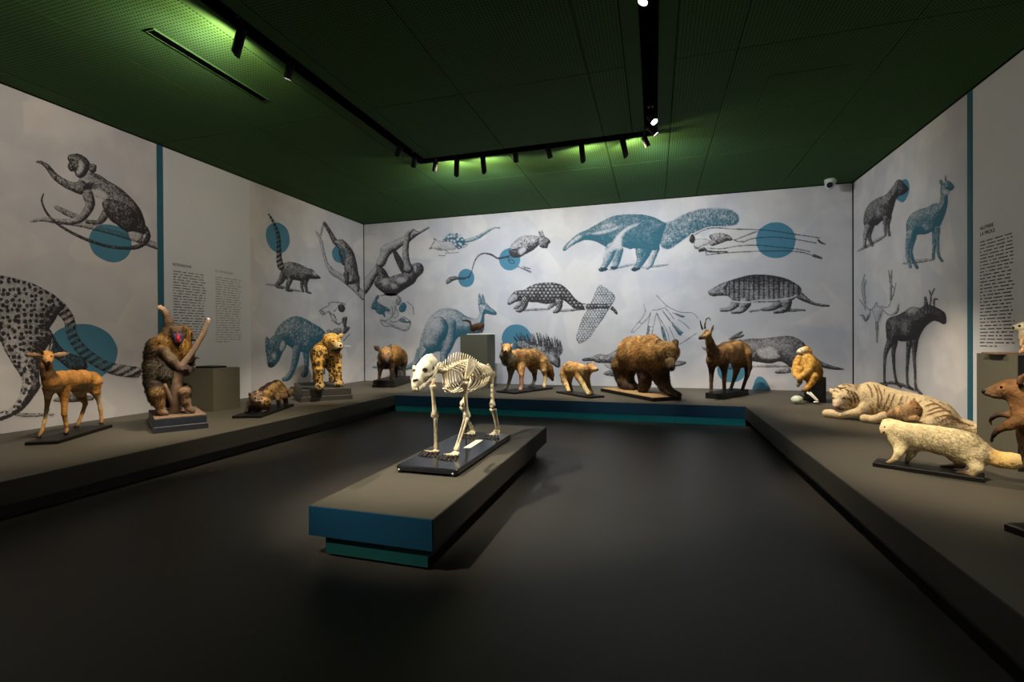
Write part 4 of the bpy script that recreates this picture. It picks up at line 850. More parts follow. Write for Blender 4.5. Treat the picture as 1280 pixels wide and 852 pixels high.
def up(N): return N[:, 2]
def lerp(c, t, new): return c+(np.array(new)-c)*np.clip(t, 0, 1)[:, None]
def mott(V, col, s, amt, seed=0): return col*np.clip(1+1.5*amt*((vnoise(V, s*0.6, seed)-0.5)*2+(vnoise(V, s*1.5, seed+7)-0.5)*1.4), 0.2, 2)[:, None]

def stroke_mask(b, V, spec, w=4.0):
    """markings of the coat drawn as curves in the side view of the animal; points far behind the near side keep their colour"""
    q = V-CAM; dz = q@_F; X = (640+FPX*(q@_R)/dz-b.fr[0])*b.fr[2]; Y = (426-FPX*(q@_U)/dz-b.fr[1])*b.fr[2]; m = np.full(len(V), -9.0)
    for one in spec.split('|'):
        A = np.array([[float(u) for u in p.split(',')] for p in one.split()]); ww = np.full((len(A), 1), w)
        if A.shape[1] == 3: ww = A[:, 2:3]; A = A[:, :2]
        A = smooth_open(np.hstack([A, ww]), 4); A[0, 2] *= 0.6; A[-1, 2] *= 0.4; m = np.maximum(m, sd_stroke(A, X, Y)[0])
    return np.clip(m/2.0+0.5, 0, 1)
# ================================================================== the specimens
def hdg(b, p, q):
    v = b.pt(*p)-b.pt(*q); v[2] = 0; return v/(np.linalg.norm(v)+1e-9)
# ---------------------------------------------------------------- gazelle
TAN, WHT, BRN = (0.46, 0.215, 0.055), (0.62, 0.48, 0.28), (0.15, 0.075, 0.028)
b = Beast('gazelle_specimen', 'mounted orange-tan gazelle with long ears on a thin board by the cheetah print', 'gazelle', (25, 425, 6.085), 0.0085)
b.board((60, 795), (290, 790), (703, 662), 26)
b.chain([(548, 285, 47), (470, 293, 62), (390, 300, 68), (310, 303, 66), (245, 310, 58)], TAN, sq=0.8)
b.chain([(235, 315, 58), (212, 255, 44), (198, 205, 38), (198, 160, 34)], [TAN, BRN, BRN, (0.25, 0.12, 0.04)], sq=0.9)
b.chain([(203, 118, 40), (212, 140, 32, 0.05), (219, 162, 22, 0.10)], [(0.48, 0.24, 0.07), (0.5, 0.26, 0.08), (0.42, 0.2, 0.06)])
b.chain([(150, 116, 13), (110, 112, 18), (70, 110, 16), (25, 106, 5)], (0.30, 0.18, 0.09), sq=0.5); b.chain([(258, 114, 13), (295, 112, 19), (335, 106, 17), (377, 98, 5)], (0.42, 0.27, 0.14), sq=0.5)
b.leg([(222, 365, 40), (213, 440, 20), (202, 530, 13), (187, 615, 11), (168, 685, 10), (143, 735, 12)], [TAN, TAN, WHT, (0.5, 0.3, 0.11), (0.4, 0.22, 0.08), (0.2, 0.1, 0.04)], hoof=0.028)
b.leg([(330, 375, 44), (338, 455, 22), (336, 560, 17), (350, 640, 12), (357, 685, 11), (350, 708, 12)], [TAN, TAN, TAN, (0.42, 0.21, 0.06), (0.4, 0.2, 0.07), (0.2, 0.1, 0.04)], hoof=0.028)
b.leg([(556, 320, 58), (572, 385, 32), (600, 460, 15), (612, 530, 12), (620, 600, 11), (619, 632, 12)], [TAN, TAN, WHT, (0.45, 0.25, 0.08), (0.4, 0.2, 0.07), (0.2, 0.1, 0.04)], hoof=0.028)
b.leg([(440, 350, 55), (468, 425, 30), (498, 482, 15), (476, 550, 12), (452, 610, 11), (428, 655, 12)], [TAN, (0.3, 0.15, 0.05), (0.45, 0.25, 0.08), (0.45, 0.25, 0.08), (0.4, 0.2, 0.07), (0.2, 0.1, 0.04)], hoof=0.028)
b.chain([(580, 320, 12), (605, 330, 8), (636, 328, 4)], (0.12, 0.06, 0.025))
def pg(V, N, c):
    z0 = b.B0[2]; z = V[:, 2]-z0; c = lerp(c, ((-up(N)-0.45)*3)*((z > 0.30) & (z < 0.62)), (0.55, 0.42, 0.24)); hp = V-b.pt(203, 128); fa = (z > 0.80); st = np.abs(hp@np.cross(b.n, (0, 0, 1))); c = lerp(c, fa*np.clip(1-np.abs(st-0.022)/0.008, 0, 1)*(N@b.n > 0.1), (0.75, 0.6, 0.38)); return mott(V, c, 22, 0.18)
b.grow(pg, dict(n=5000, length=0.016, width=0.0057, lift=0.25), heading=hdg(b, (245, 310), (548, 285)))
b.bead(172, 128, 8); b.bead(240, 122, 8); b.bead(220, 168, 10, 'nose', 'nose')
b.tube([(172, 98, 11), (150, 78, 10), (122, 55, 8), (95, 38, 4)], 'horn', 'horn'); b.tube([(226, 95, 11), (232, 68, 10), (240, 42, 8), (246, 18, 4)], 'horn', 'horn')
# ---------------------------------------------------------------- mandrill climbing a branch
DB, GO, GY = (0.026, 0.016, 0.010), (0.26, 0.135, 0.03), (0.085, 0.075, 0.055)
b = Beast('mandrill_specimen', 'mounted mandrill with red and blue face clutching a branch on a dark stepped base', 'mandrill', (170, 370, 4.733), 0.0095, n='v')
b.board((66, 752), (100, 815), (425, 777), 84, tiers=[(0.45, 0.0), (0.55, 0.012)], mat='bluebase', top='wood')
b.chain([(175, 575, 72), (160, 490, 84), (155, 410, 84), (165, 340, 74), (205, 290, 58)], [DB, GY, (0.12, 0.1, 0.075), DB, DB])
b.chain([(215, 560, 50, 0.12), (205, 460, 55, 0.12), (205, 390, 48, 0.10)], GY)
b.chain([(245, 285, 64, 0.03), (262, 330, 58, 0.04)], GO); b.chain([(262, 228, 58, 0.02), (250, 222, 48, 0.06)], [GO, (0.2, 0.11, 0.04)])
b.chain([(246, 218, 30, 0.10), (247, 248, 26, 0.15), (248, 264, 20, 0.17)], [(0.05, 0.035, 0.03), (0.06, 0.04, 0.04), (0.12, 0.03, 0.03)], k=0.012); b.chain([(247, 226, 7, 0.235), (248, 246, 8, 0.245), (249, 258, 10, 0.235)], [(0.3, 0.02, 0.03), (0.45, 0.02, 0.02), (0.5, 0.03, 0.02)], k=0.006); b.chain([(232, 234, 11, 0.185), (234, 248, 9, 0.185)], (0.05, 0.07, 0.26), k=0.008); b.chain([(264, 234, 11, 0.18), (262, 248, 9, 0.18)], (0.05, 0.07, 0.26), k=0.008)
b.chain([(225, 198, 22, 0.10), (268, 198, 22, 0.09)], (0.07, 0.045, 0.025))
b.chain([(290, 188, 17)], DB)
b.chain([(115, 330, 54), (120, 295, 46), (155, 262, 34, 0.05), (184, 212, 27, 0.06), (193, 155, 23, 0.06), (180, 108, 19, 0.06), (160, 78, 14, 0.06), (150, 70, 12, 0.06)], [DB, DB, (0.26, 0.14, 0.04), (0.07, 0.045, 0.025), (0.06, 0.04, 0.024), (0.08, 0.05, 0.032), (0.16, 0.10, 0.06), (0.32, 0.21, 0.14)])
b.chain([(175, 335, 34, 0.14), (215, 382, 25, 0.22), (262, 425, 21, 0.24), (292, 432, 22, 0.24)], [(0.07, 0.045, 0.026), (0.08, 0.055, 0.034), (0.10, 0.066, 0.042), (0.04, 0.028, 0.022)])
b.chain([(290, 310, 38), (312, 380, 26, 0.02), (312, 430, 24, 0.12), (300, 450, 22, 0.20)], [GO, DB, DB, (0.05, 0.035, 0.03)])
for fx, fy in ((283, 418), (296, 412), (310, 416), (322, 428)): b.chain([(305, 440, 10, 0.22), (fx, fy, 8, 0.27), (fx-8, fy+18, 6, 0.29)], (0.05, 0.035, 0.03), k=0.004)
for fx, fy in ((128, 60), (126, 68), (132, 76), (146, 56)): b.chain([(152, 70, 8, 0.06), ((fx+152)/2, (fy+66)/2-3, 6, 0.08), (fx, fy, 5, 0.08)], (0.42, 0.28, 0.18), k=0.004)
LG = (0.19, 0.11, 0.045)
b.chain([(150, 590, 60), (118, 555, 46, 0.15), (125, 585, 42, 0.18)], [DB, DB, LG])
b.leg([(128, 580, 40), (140, 640, 27), (150, 680, 19), (178, 694, 15)], [LG, LG, (0.2, 0.13, 0.08), (0.1, 0.07, 0.05)], topk=1.0); b.chain([(220, 590, 55), (280, 555, 38, 0.12), (288, 570, 34, 0.14)], [DB, DB, (0.16, 0.10, 0.06)])
b.leg([(288, 570, 34), (296, 625, 25), (312, 665, 18), (335, 682, 14)], [(0.16, 0.10, 0.06), (0.2, 0.13, 0.08), (0.19, 0.13, 0.09), (0.08, 0.05, 0.04)], topk=1.0)
b.grow(lambda V, N, c: mott(V, c, 16, 0.35), dict(n=12000, length=0.05, width=0.0095, lift=0.35, where=lambda P_: (P_[:, 2] > b.zt+0.05)*1.0), heading=np.array([0.0, 0.3, 0]))
b.bead(234, 214, 6); b.bead(258, 213, 6)
b.tube([(228, 705, 30, 0.10), (232, 620, 28, 0.16), (240, 540, 29, 0.19), (256, 450, 29, 0.20), (285, 395, 20, 0.21), (330, 335, 16, 0.21), (372, 265, 15, 0.21), (400, 215, 15, 0.21), (428, 142, 10, 0.21)], 'branch', 'wood'); b.tube([(215, 640, 14, 0.17), (195, 590, 12, 0.22), (170, 520, 8, 0.26)], 'broken_twig', 'wood')
b.tube([(427, 143, 9, 0.21), (431, 132, 9, 0.21)], 'cut_branch_end', 'card')
# ---------------------------------------------------------------- plinth behind the mandrill with a small animal
p1 = on_z(266.8, 514.5, HP); pb = empty('display_plinth', (p1[0]-0.22, p1[1]+0.2, HP)); ztop = p1[2]+(514.5-461)/FPX*np.dot(p1-CAM, _F)
MB().box(p1[0]-0.52, p1[0], p1[1], p1[1]+0.40, HP, ztop).build('plinth_box', M['plinth'], pb); MB().box(p1[0]-0.515, p1[0]-0.005, p1[1]+0.005, p1[1]+0.395, ztop, ztop+0.003).build('top_edge', M['plinth'], pb)
tag(pb, 'olive grey box plinth on the left platform half behind the mandrill', 'plinth')
b = Beast('squirrel_monkey_specimen', 'small brown mounted animal on a dark board, mostly hidden behind the mandrill', 'small animal', (170, 370, 4.733), 0.006, n='v')
b.root = empty(b.name, (p1[0]-0.2, p1[1]+0.15, ztop+0.003)); b.B0 = np.array([p1[0]-0.2, p1[1]+0.15, ztop]); b.n = np.array([0, -1.0, 0]); b.zt = ztop+0.025; b.axis = np.array([1.0, 0, 0])
MB().prism([(p1[0]-0.36, p1[1]+0.06), (p1[0]-0.07, p1[1]+0.06), (p1[0]-0.07, p1[1]+0.26), (p1[0]-0.36, p1[1]+0.26)], ztop+0.003, ztop+0.028, 0.005).build('base_board', M['board'], b.root)
b.chain([(318, 395, 22), (310, 340, 30), (300, 290, 26), (292, 240, 18), (290, 198, 22), (280, 200, 14)], [(0.3, 0.17, 0.08), (0.3, 0.17, 0.08), (0.16, 0.09, 0.045), (0.12, 0.07, 0.035), (0.09, 0.055, 0.03), (0.1, 0.06, 0.04)])
b.chain([(315, 330, 14), (338, 365, 14), (335, 392, 12), (345, 405, 8)], (0.32, 0.18, 0.09)); b.chain([(300, 260, 10), (325, 255, 7), (352, 262, 5)], (0.08, 0.05, 0.03)); b.chain([(335, 370, 6), (355, 365, 5), (370, 366, 4)], (0.12, 0.08, 0.05))
b.grow(lambda V, N, c: mott(V, c, 30, 0.3), dict(n=1500, length=0.018, width=0.003)); b.bead(284, 195, 4)
# ---------------------------------------------------------------- civet
CT, CK = (0.38, 0.22, 0.08), (0.030, 0.022, 0.018)
b = Beast('civet_specimen', 'mounted crouching spotted civet with dark throat on a thin board', 'civet', (285, 460, 12.167), 0.0075)
b.board((85, 758), (505, 758), (1005, 575), 42)
b.chain([(800, 300, 80), (740, 295, 108), (650, 345, 122), (560, 400, 120), (490, 450, 100)], CT, sq=0.85)
b.chain([(470, 440, 95), (430, 440, 90, 0.05), (430, 470, 66, 0.11), (450, 495, 42, 0.16), (456, 503, 34, 0.19)], [(0.3, 0.19, 0.09), (0.32, 0.22, 0.13), (0.26, 0.17, 0.10), (0.35, 0.26, 0.2), (0.4, 0.3, 0.24)])
b.chain([(335, 400, 26, 0.05), (330, 382, 16, 0.05)], (0.10, 0.07, 0.05)); b.chain([(498, 412, 22, 0.06)], (0.12, 0.08, 0.05))
b.chain([(420, 560, 95, 0.04), (430, 600, 70, 0.06)], CK)
b.leg([(350, 540, 60), (325, 600, 46), (300, 645, 36), (280, 660, 28)], CK, topk=1); b.leg([(560, 520, 85), (580, 600, 55), (560, 650, 38), (530, 668, 28)], [CT, (0.12, 0.08, 0.05), CK, CK], topk=1)
b.leg([(830, 360, 75), (865, 440, 42), (880, 500, 30), (882, 565, 28)], [CT, (0.14, 0.08, 0.04), CK, CK]); b.leg([(760, 400, 60), (760, 470, 34), (770, 530, 26), (775, 590, 26)], [CT, (0.14, 0.08, 0.04), CK, CK])
b.chain([(860, 360, 40), (910, 400, 42), (950, 370, 42), (975, 318, 40)], [CT, (0.08, 0.05, 0.03), (0.1, 0.07, 0.03), (0.03, 0.02, 0.015)])
def pc(V, N, c):
    w = worley(V, 26, 1); lum = c.mean(1) > 0.12; c = lerp(c, ((0.42-w)*8)*lum, (0.035, 0.024, 0.018)); sp = np.abs((V-b.B0)@b.n) < 0.035; c = lerp(c, (up(N)-0.6)*4*sp*lum, (0.03, 0.02, 0.015)); return mott(V, c, 25, 0.25, 2)
b.grow(pc, dict(n=7000, length=0.024, width=0.0057, lift=0.35), heading=hdg(b, (430, 440), (800, 300)))
b.bead(415, 455, 13); b.bead(478, 470, 12); b.bead(457, 508, 14, 'nose', 'nose')
# ---------------------------------------------------------------- leopard
LG2, LPW = (0.62, 0.36, 0.09), (0.66, 0.52, 0.28)
b = Beast('leopard_specimen', 'mounted yellow spotted leopard facing the room on a grey stepped base', 'leopard', (365, 400, 7.744), 0.0085, n='v')
b.board((10, 705), (90, 795), (605, 773), 118, tiers=[(0.42, 0.0), (0.58, 0.015)], mat='greybase')
z_ = 0.0; 
f1 = on_z(*b.px(268, 640), b.zt); b.B0 = np.array([f1[0], f1[1], b.zt])
b.chain([(330, 315, 108, -0.03), (345, 385, 80, -0.02)], LG2, k=0.05); b.chain([(330, 300, 100, -0.15), (300, 320, 100, -0.45), (290, 325, 96, -0.80), (285, 335, 85, -1.05)], LG2)
b.chain([(345, 265, 88, 0.0), (375, 215, 80, 0.06)], LG2); b.chain([(388, 200, 76, 0.10), (415, 215, 60, 0.18)], LG2); b.chain([(425, 232, 44, 0.22), (452, 252, 38, 0.30), (462, 256, 32, 0.33)], [LG2, LPW, LPW], k=0.018); b.chain([(372, 250, 52, 0.12), (410, 262, 40, 0.18)], [LG2, LPW]); b.chain([(395, 285, 46, 0.16), (445, 280, 32, 0.25)], [(0.14, 0.10, 0.06), (0.1, 0.07, 0.05)])
b.chain([(330, 170, 27, 0.06), (318, 150, 19, 0.05)], (0.4, 0.24, 0.07)); b.chain([(472, 150, 24, 0.03), (482, 140, 17, 0.02)], (0.5, 0.32, 0.12))
PK = (0.62, 0.44, 0.2)
b.leg([(270, 310, 70, -0.07), (250, 400, 52, -0.03), (257, 490, 42), (260, 580, 36), (268, 640, 38)], [LG2, LG2, LG2, LG2, PK], topk=1, toe=(0.02, -0.05)); b.leg([(415, 350, 62, -0.07), (435, 450, 42, -0.02), (440, 530, 37), (445, 590, 36), (452, 612, 40)], [LG2, LG2, LG2, LG2, PK], topk=1, toe=(0.02, -0.05))
hz_ = b.B0.copy()
for fx in (232, 388):
    b.leg([(fx+25, 350, 70, 0.0), (fx+8, 450, 44), (fx+4, 520, 30), (fx-4, 575, 28)], [LG2, LG2, LG2, PK], topk=1)
b.chain([(285, 330, 28, -1.12), (330, 430, 20, -1.15), (375, 505, 17, -1.1), (385, 520, 14, -1.05)], [LG2, LG2, LG2, (0.05, 0.04, 0.03)])
def pl(V, N, c):
    dn = (V-b.B0)@b.n; c = lerp(c, (N@b.n-0.45)*2*((V[:, 2]-b.zt) < 0.62)*((V[:, 2]-b.zt) > 0.28)*(dn < 0.06), (0.30, 0.26, 0.18)); w = worley(V, 24, 4); lum = c.mean(1) > 0.2; hd = (V[:, 2]-b.zt) > 0.58
    w2 = worley(V, 42, 9); ring = np.where(hd, (0.44-w2)*8, (0.56-w)*8*(1-0.75*(w < 0.24))); c = lerp(c, np.clip(ring, 0, 1)*lum, (0.035, 0.02, 0.012)); c = lerp(c, stroke_mask(b, V, '388,203 412,207|446,204 466,208|385,292 430,290 478,270|404,300 452,290', 7)*(N@b.n > 0), (0.03, 0.02, 0.015)); return mott(V, c, 30, 0.15)
b.grow(pl, dict(n=7000, length=0.013, width=0.0057, lift=0.25), heading=b.n)
b.bead(402, 203, 8); b.bead(452, 205, 8); b.bead(470, 243, 12, 'nose', 'nose')
for i, (x0_, y0_) in enumerate(((478, 250), (480, 256), (478, 246))): b.tube([(x0_, y0_, 1.2, 0.30), (x0_+45, y0_-4+4*i, 1.0, 0.33), (x0_+92, y0_-8+6*i, 0.5, 0.34)], 'whisker', 'card', 4)
# ---------------------------------------------------------------- wild boar
BO, BD = (0.30, 0.155, 0.05), (0.045, 0.028, 0.018)
b = Beast('wild_boar_specimen', 'mounted bristly brown wild boar on a stepped black base by the wall corner', 'wild boar', (455, 420, 11.357), 0.0095, n='v')
b.board((132, 725), (437, 730), (668, 652), 105, tiers=[(0.4, 0.0), (0.6, 0.012)], mat='board')
f1 = on_z(*b.px(212, 620), b.zt); b.B0 = np.array([f1[0], f1[1], b.zt])
b.chain([(370, 285, 118, -0.05), (430, 275, 128, -0.30), (485, 300, 112, -0.55), (510, 330, 90, -0.72)], [BO, BO, (0.36, 0.2, 0.06), BO]); b.chain([(310, 300, 105, 0.02), (300, 380, 78, 0.02)], [BO, BD])
b.chain([(312, 245, 86, 0.10), (315, 280, 66, 0.22), (320, 325, 46, 0.36), (324, 352, 36, 0.46)], [(0.32, 0.18, 0.06), (0.42, 0.25, 0.11), (0.18, 0.10, 0.05), (0.05, 0.03, 0.022)], k=0.03)
b.chain([(205, 195, 24, 0.05), (182, 168, 36, 0.05), (145, 142, 10, 0.05)], (0.05, 0.03, 0.02), sq=0.6, k=0.01); b.chain([(362, 195, 26, 0.05), (366, 160, 32, 0.05), (382, 118, 10, 0.05)], (0.08, 0.045, 0.03), sq=0.6)
b.leg([(240, 390, 55), (230, 470, 34), (222, 550, 22), (214, 615, 20)], BD, topk=1); b.leg([(390, 400, 50), (398, 480, 32), (392, 560, 23), (390, 600, 20)], BD, topk=1)
b.leg([(560, 370, 55), (565, 460, 26), (575, 530, 18), (578, 578, 15)], BD, topk=1); b.leg([(455, 380, 50), (455, 460, 26), (460, 530, 18), (462, 575, 15)], BD, topk=1)
b.grow(lambda V, N, c: mott(V, lerp(c, stroke_mask(b, V, '262,246 292,254|338,254 368,246|300,345 325,368 350,345|285,320 300,350 325,378 348,352 362,322', 11)*(N@b.n > 0)*0.9, (0.035, 0.022, 0.016)), 20, 0.4), dict(n=8000, length=0.065, width=0.0075, lift=0.5), heading=b.n)
b.bead(275, 248, 9); b.bead(350, 250, 9); b.bead(325, 362, 26, 'snout_disc', 'nose', 0.5)
# ---------------------------------------------------------------- tall plinth with a squirrel
q1 = on_z(609, 486, HP); dep = np.dot(q1-CAM, _F); wpl = 35.5/FPX*dep/_R[0]*0.97; ztp = HP+(486-418)/FPX*dep
tp = empty('tall_plinth', (q1[0]-wpl/2, q1[1]+0.2, HP)); MB().box(q1[0]-wpl, q1[0], q1[1], q1[1]+0.45, HP, ztp).build('plinth_box', M['plinth'], tp); MB().box(q1[0]-wpl+0.004, q1[0]-0.004, q1[1]+0.004, q1[1]+0.446, ztp, ztp+0.003).build('top_edge', M['plinth'], tp)
tag(tp, 'tall olive grey column plinth in front of the kangaroo print', 'plinth')
b = Beast('squirrel_specimen', 'small dark reddish squirrel with raised tail on top of the tall column plinth', 'squirrel', (565, 380, 7.75), 0.007, n='v')
b.B0 = np.array([q1[0]-wpl*0.4, q1[1]+0.18, ztp+0.003]); b.root = empty(b.name, tuple(b.B0)); b.n = np.array([0.17, -0.985, 0]); b.axis = np.array([1.0, 0.17, 0]); b.zt = ztp+0.02
MB().prism([(b.B0[0]-0.22, b.B0[1]-0.08), (b.B0[0]+0.24, b.B0[1]-0.08), (b.B0[0]+0.24, b.B0[1]+0.10), (b.B0[0]-0.22, b.B0[1]+0.10)], ztp+0.003, ztp+0.02, 0.004).build('base_board', M['card'], b.root)
SQ = (0.11, 0.05, 0.028)
b.chain([(198, 235, 24), (225, 222, 30), (258, 214, 30), (282, 208, 24), (296, 200, 18), (306, 202, 10)], SQ); b.chain([(288, 190, 7), (287, 182, 4)], SQ); b.chain([(190, 240, 9), (184, 205, 11), (172, 172, 11), (145, 158, 10), (105, 158, 6)], (0.05, 0.028, 0.02))
for fx, tx in ((190, 200), (212, 218), (262, 262), (286, 280)): b.chain([(tx, 228, 14), (fx, 258, 8), (fx+3, 274, 7)], SQ)
b.grow(lambda V, N, c: mott(V, c, 30, 0.3), dict(n=2500, length=0.022, width=0.0057, lift=0.5), heading=np.array([1.0, 0, 0])); b.bead(298, 196, 4)
# ---------------------------------------------------------------- jackal
JT, JSH = (0.52, 0.30, 0.11), (0.27, 0.24, 0.185)  # second tone is the coat greyed by painted shade
b = Beast('jackal_specimen', 'mounted golden jackal with shade-painted grey chest turning its head, on a thin black board', 'jackal', (610, 415, 10.02), 0.0095)
b.board((133, 752), (335, 778), (815, 712), 24)
b.chain([(650, 325, 78), (570, 310, 92), (470, 315, 98), (380, 325, 102), (310, 325, 96)], JT, sq=0.72); b.chain([(245, 330, 88), (225, 290, 74), (232, 230, 66)], [JSH, JSH, (0.4, 0.25, 0.1)], sq=0.85)  # chest and neck carry the shade tone
b.chain([(234, 205, 64, 0.02), (228, 228, 42, 0.12), (222, 243, 26, 0.20), (221, 246, 21, 0.25)], [(0.56, 0.29, 0.10), (0.58, 0.34, 0.14), (0.5, 0.32, 0.18), (0.3, 0.18, 0.1)])
b.chain([(182, 175, 24), (166, 138, 11)], (0.55, 0.33, 0.2), sq=0.6); b.chain([(292, 178, 26), (308, 145, 11)], (0.5, 0.27, 0.12), sq=0.6)
b.leg([(290, 440, 55), (282, 540, 28), (262, 630, 20), (232, 695, 17), (208, 712, 17)], [JSH, (0.30, 0.21, 0.12), (0.28, 0.2, 0.12), JSH, JSH]); b.leg([(405, 430, 62), (420, 530, 31), (420, 630, 25), (413, 695, 23), (405, 718, 23)], [JT, (0.42, 0.2, 0.09), (0.4, 0.2, 0.1), (0.55, 0.33, 0.2), (0.58, 0.36, 0.24)])  # far front leg dulled to hold its shade
b.leg([(560, 420, 66), (582, 510, 32), (585, 590, 23), (562, 648, 18), (522, 675, 18)], [JT, (0.36, 0.23, 0.11), (0.28, 0.2, 0.12), JSH, JSH]); b.leg([(672, 380, 82), (702, 475, 38), (718, 555, 23), (712, 625, 21), (706, 678, 23)], [JT, JT, (0.5, 0.36, 0.15), (0.58, 0.45, 0.2), (0.58, 0.45, 0.22)])  # far hind leg dulled with shade in the same way
b.chain([(715, 380, 45), (755, 450, 52), (785, 530, 44), (808, 595, 18)], [JT, (0.34, 0.16, 0.05), (0.26, 0.11, 0.04), (0.07, 0.04, 0.03)])
def pj(V, N, c):
    m = vnoise(V, 15, 3); c = lerp(c, (m-0.55)*3*(up(N) > -0.3)*(c.mean(1) > 0.25), (0.22, 0.10, 0.04)); return mott(V, c, 35, 0.3)
b.grow(pj, dict(n=10000, length=0.05, width=0.0075, lift=0.4), heading=hdg(b, (310, 325), (650, 325)))
b.bead(203, 208, 7); b.bead(255, 208, 7); b.bead(220, 240, 14, 'nose', 'nose')
# ---------------------------------------------------------------- cub
CU = (0.64, 0.37, 0.135)
b = Beast('cub_specimen', 'small mounted pale orange cub stepping right between the jackal and the bear', 'bear cub', (690, 440, 13.11), 0.0075)
b.board((68, 668), (610, 762), (850, 740), 32)
b.chain([(225, 280, 82), (300, 268, 104), (390, 278, 104), (480, 300, 96), (540, 310, 82)], [CU, CU, CU, CU, (0.5, 0.31, 0.13)], sq=0.8); b.chain([(560, 300, 78), (620, 265, 66), (650, 262, 62)], [(0.48, 0.31, 0.15), CU, (0.6, 0.3, 0.13)])
b.chain([(650, 262, 62), (705, 278, 40), (742, 284, 25)], [(0.6, 0.3, 0.13), (0.5, 0.34, 0.16), (0.28, 0.2, 0.12)]); b.chain([(592, 205, 28, 0.03), (590, 185, 22, 0.03)], (0.06, 0.03, 0.025), sq=0.7); b.chain([(668, 185, 20, -0.06), (672, 168, 14, -0.06)], CU, sq=0.7)
b.chain([(560, 350, 75), (590, 330, 55)], (0.36, 0.27, 0.16))  # chest toned down, its shade put into the coat colour
b.leg([(215, 370, 82), (205, 460, 52), (235, 550, 40), (270, 628, 36)], [CU, (0.5, 0.34, 0.15), (0.62, 0.44, 0.2), (0.6, 0.44, 0.22)]); b.leg([(280, 400, 66), (285, 500, 36), (305, 570, 28), (320, 618, 26)], [CU, (0.4, 0.27, 0.13), (0.36, 0.24, 0.12), (0.2, 0.14, 0.08)])  # far hind leg darkened as painted shade
b.leg([(455, 400, 72), (500, 510, 46), (550, 605, 40), (598, 680, 36)], [CU, (0.5, 0.38, 0.18), (0.6, 0.52, 0.26), (0.6, 0.48, 0.28)]); b.leg([(560, 420, 62), (590, 520, 40), (625, 610, 32), (655, 672, 28)], [(0.42, 0.28, 0.14), (0.38, 0.25, 0.13), (0.34, 0.22, 0.12), (0.18, 0.12, 0.07)])  # far front leg in shade-darkened tones too
def pcu(V, N, c): m = vnoise(V, 18, 3); c = lerp(c, (m-0.58)*3, (0.36, 0.17, 0.07)); return mott(V, c, 35, 0.22)
b.grow(pcu, dict(n=9000, length=0.036, width=0.0065, lift=0.4), heading=hdg(b, (540, 310), (225, 280)))
b.bead(690, 250, 8); b.bead(748, 282, 17, 'nose', 'nose')
# ---------------------------------------------------------------- brown bear
BB, BL, BK = (0.30, 0.155, 0.05), (0.42, 0.235, 0.08), (0.050, 0.030, 0.019)
b = Beast('brown_bear_specimen', 'large mounted shaggy brown bear walking on a sand-covered board', 'bear', (745, 405, 8.112), 0.0125)
b.board((48, 682), (580, 787), (907, 777), 38, top='sand')
b.chain([(295, 310, 95), (360, 290, 148), (450, 285, 152), (545, 285, 150), (605, 310, 135)], [BB, BB, BL, BB, BB], sq=0.8); b.chain([(480, 230, 85), (565, 205, 88), (600, 230, 85)], [BB, (0.16, 0.08, 0.03), BB], sq=0.8)
b.chain([(620, 300, 125, 0.05), (690, 290, 108, 0.12), (745, 280, 92, 0.20)], [BB, BL, BL]); b.chain([(745, 275, 90, 0.16), (752, 335, 62, 0.24)], [BL, (0.30, 0.17, 0.065)]); b.chain([(752, 335, 52, 0.24), (752, 395, 44, 0.34), (766, 440, 36, 0.38)], [(0.34, 0.2, 0.08), (0.45, 0.29, 0.14), (0.30, 0.18, 0.09)], k=0.02)
b.chain([(660, 205, 38, 0.20), (642, 182, 34, 0.20)], (0.04, 0.022, 0.015), k=0.015); b.chain([(800, 205, 34, 0.12), (806, 182, 32, 0.10)], (0.09, 0.05, 0.028), k=0.015)
b.leg([(265, 420, 100), (265, 520, 68), (280, 590, 58), (312, 630, 42)], [BB, (0.12, 0.07, 0.03), BK, BK], toe=(0.08, -0.03)); b.leg([(335, 430, 80), (325, 530, 55), (355, 595, 42), (410, 640, 30)], BK)
b.leg([(490, 430, 92), (500, 530, 66), (495, 600, 56), (475, 655, 46)], [BK, BK, BK, (0.06, 0.035, 0.022)]); b.leg([(640, 440, 98), (665, 550, 72), (700, 635, 56), (765, 692, 42), (835, 716, 32)], [BK, BK, BK, BK, BK])
def pb_(V, N, c): z = V[:, 2]-b.zt; c = lerp(c, (0.62-z)*3.0*(c.mean(1) > 0.06), BK); m = vnoise(V, 10, 2); c = lerp(c, (m-0.5)*1.6*(z > 0.7), (0.38, 0.22, 0.08)); c = lerp(c, stroke_mask(b, V, '712,330 735,342|782,325 800,335|740,455 775,470 800,455', 9)*(N@b.n > -0.2), (0.03, 0.018, 0.012)); return mott(V, c, 24, 0.3)
b.grow(pb_, dict(n=26000, length=0.09, width=0.0095, lift=0.36, radk=0.45, contrast=(0.35, 1.7)), heading=hdg(b, (605, 310), (295, 310)))
b.bead(722, 335, 9, sink=0.1); b.bead(790, 330, 9, sink=0.1); b.bead(775, 447, 26, 'nose', 'nose', 0.1)
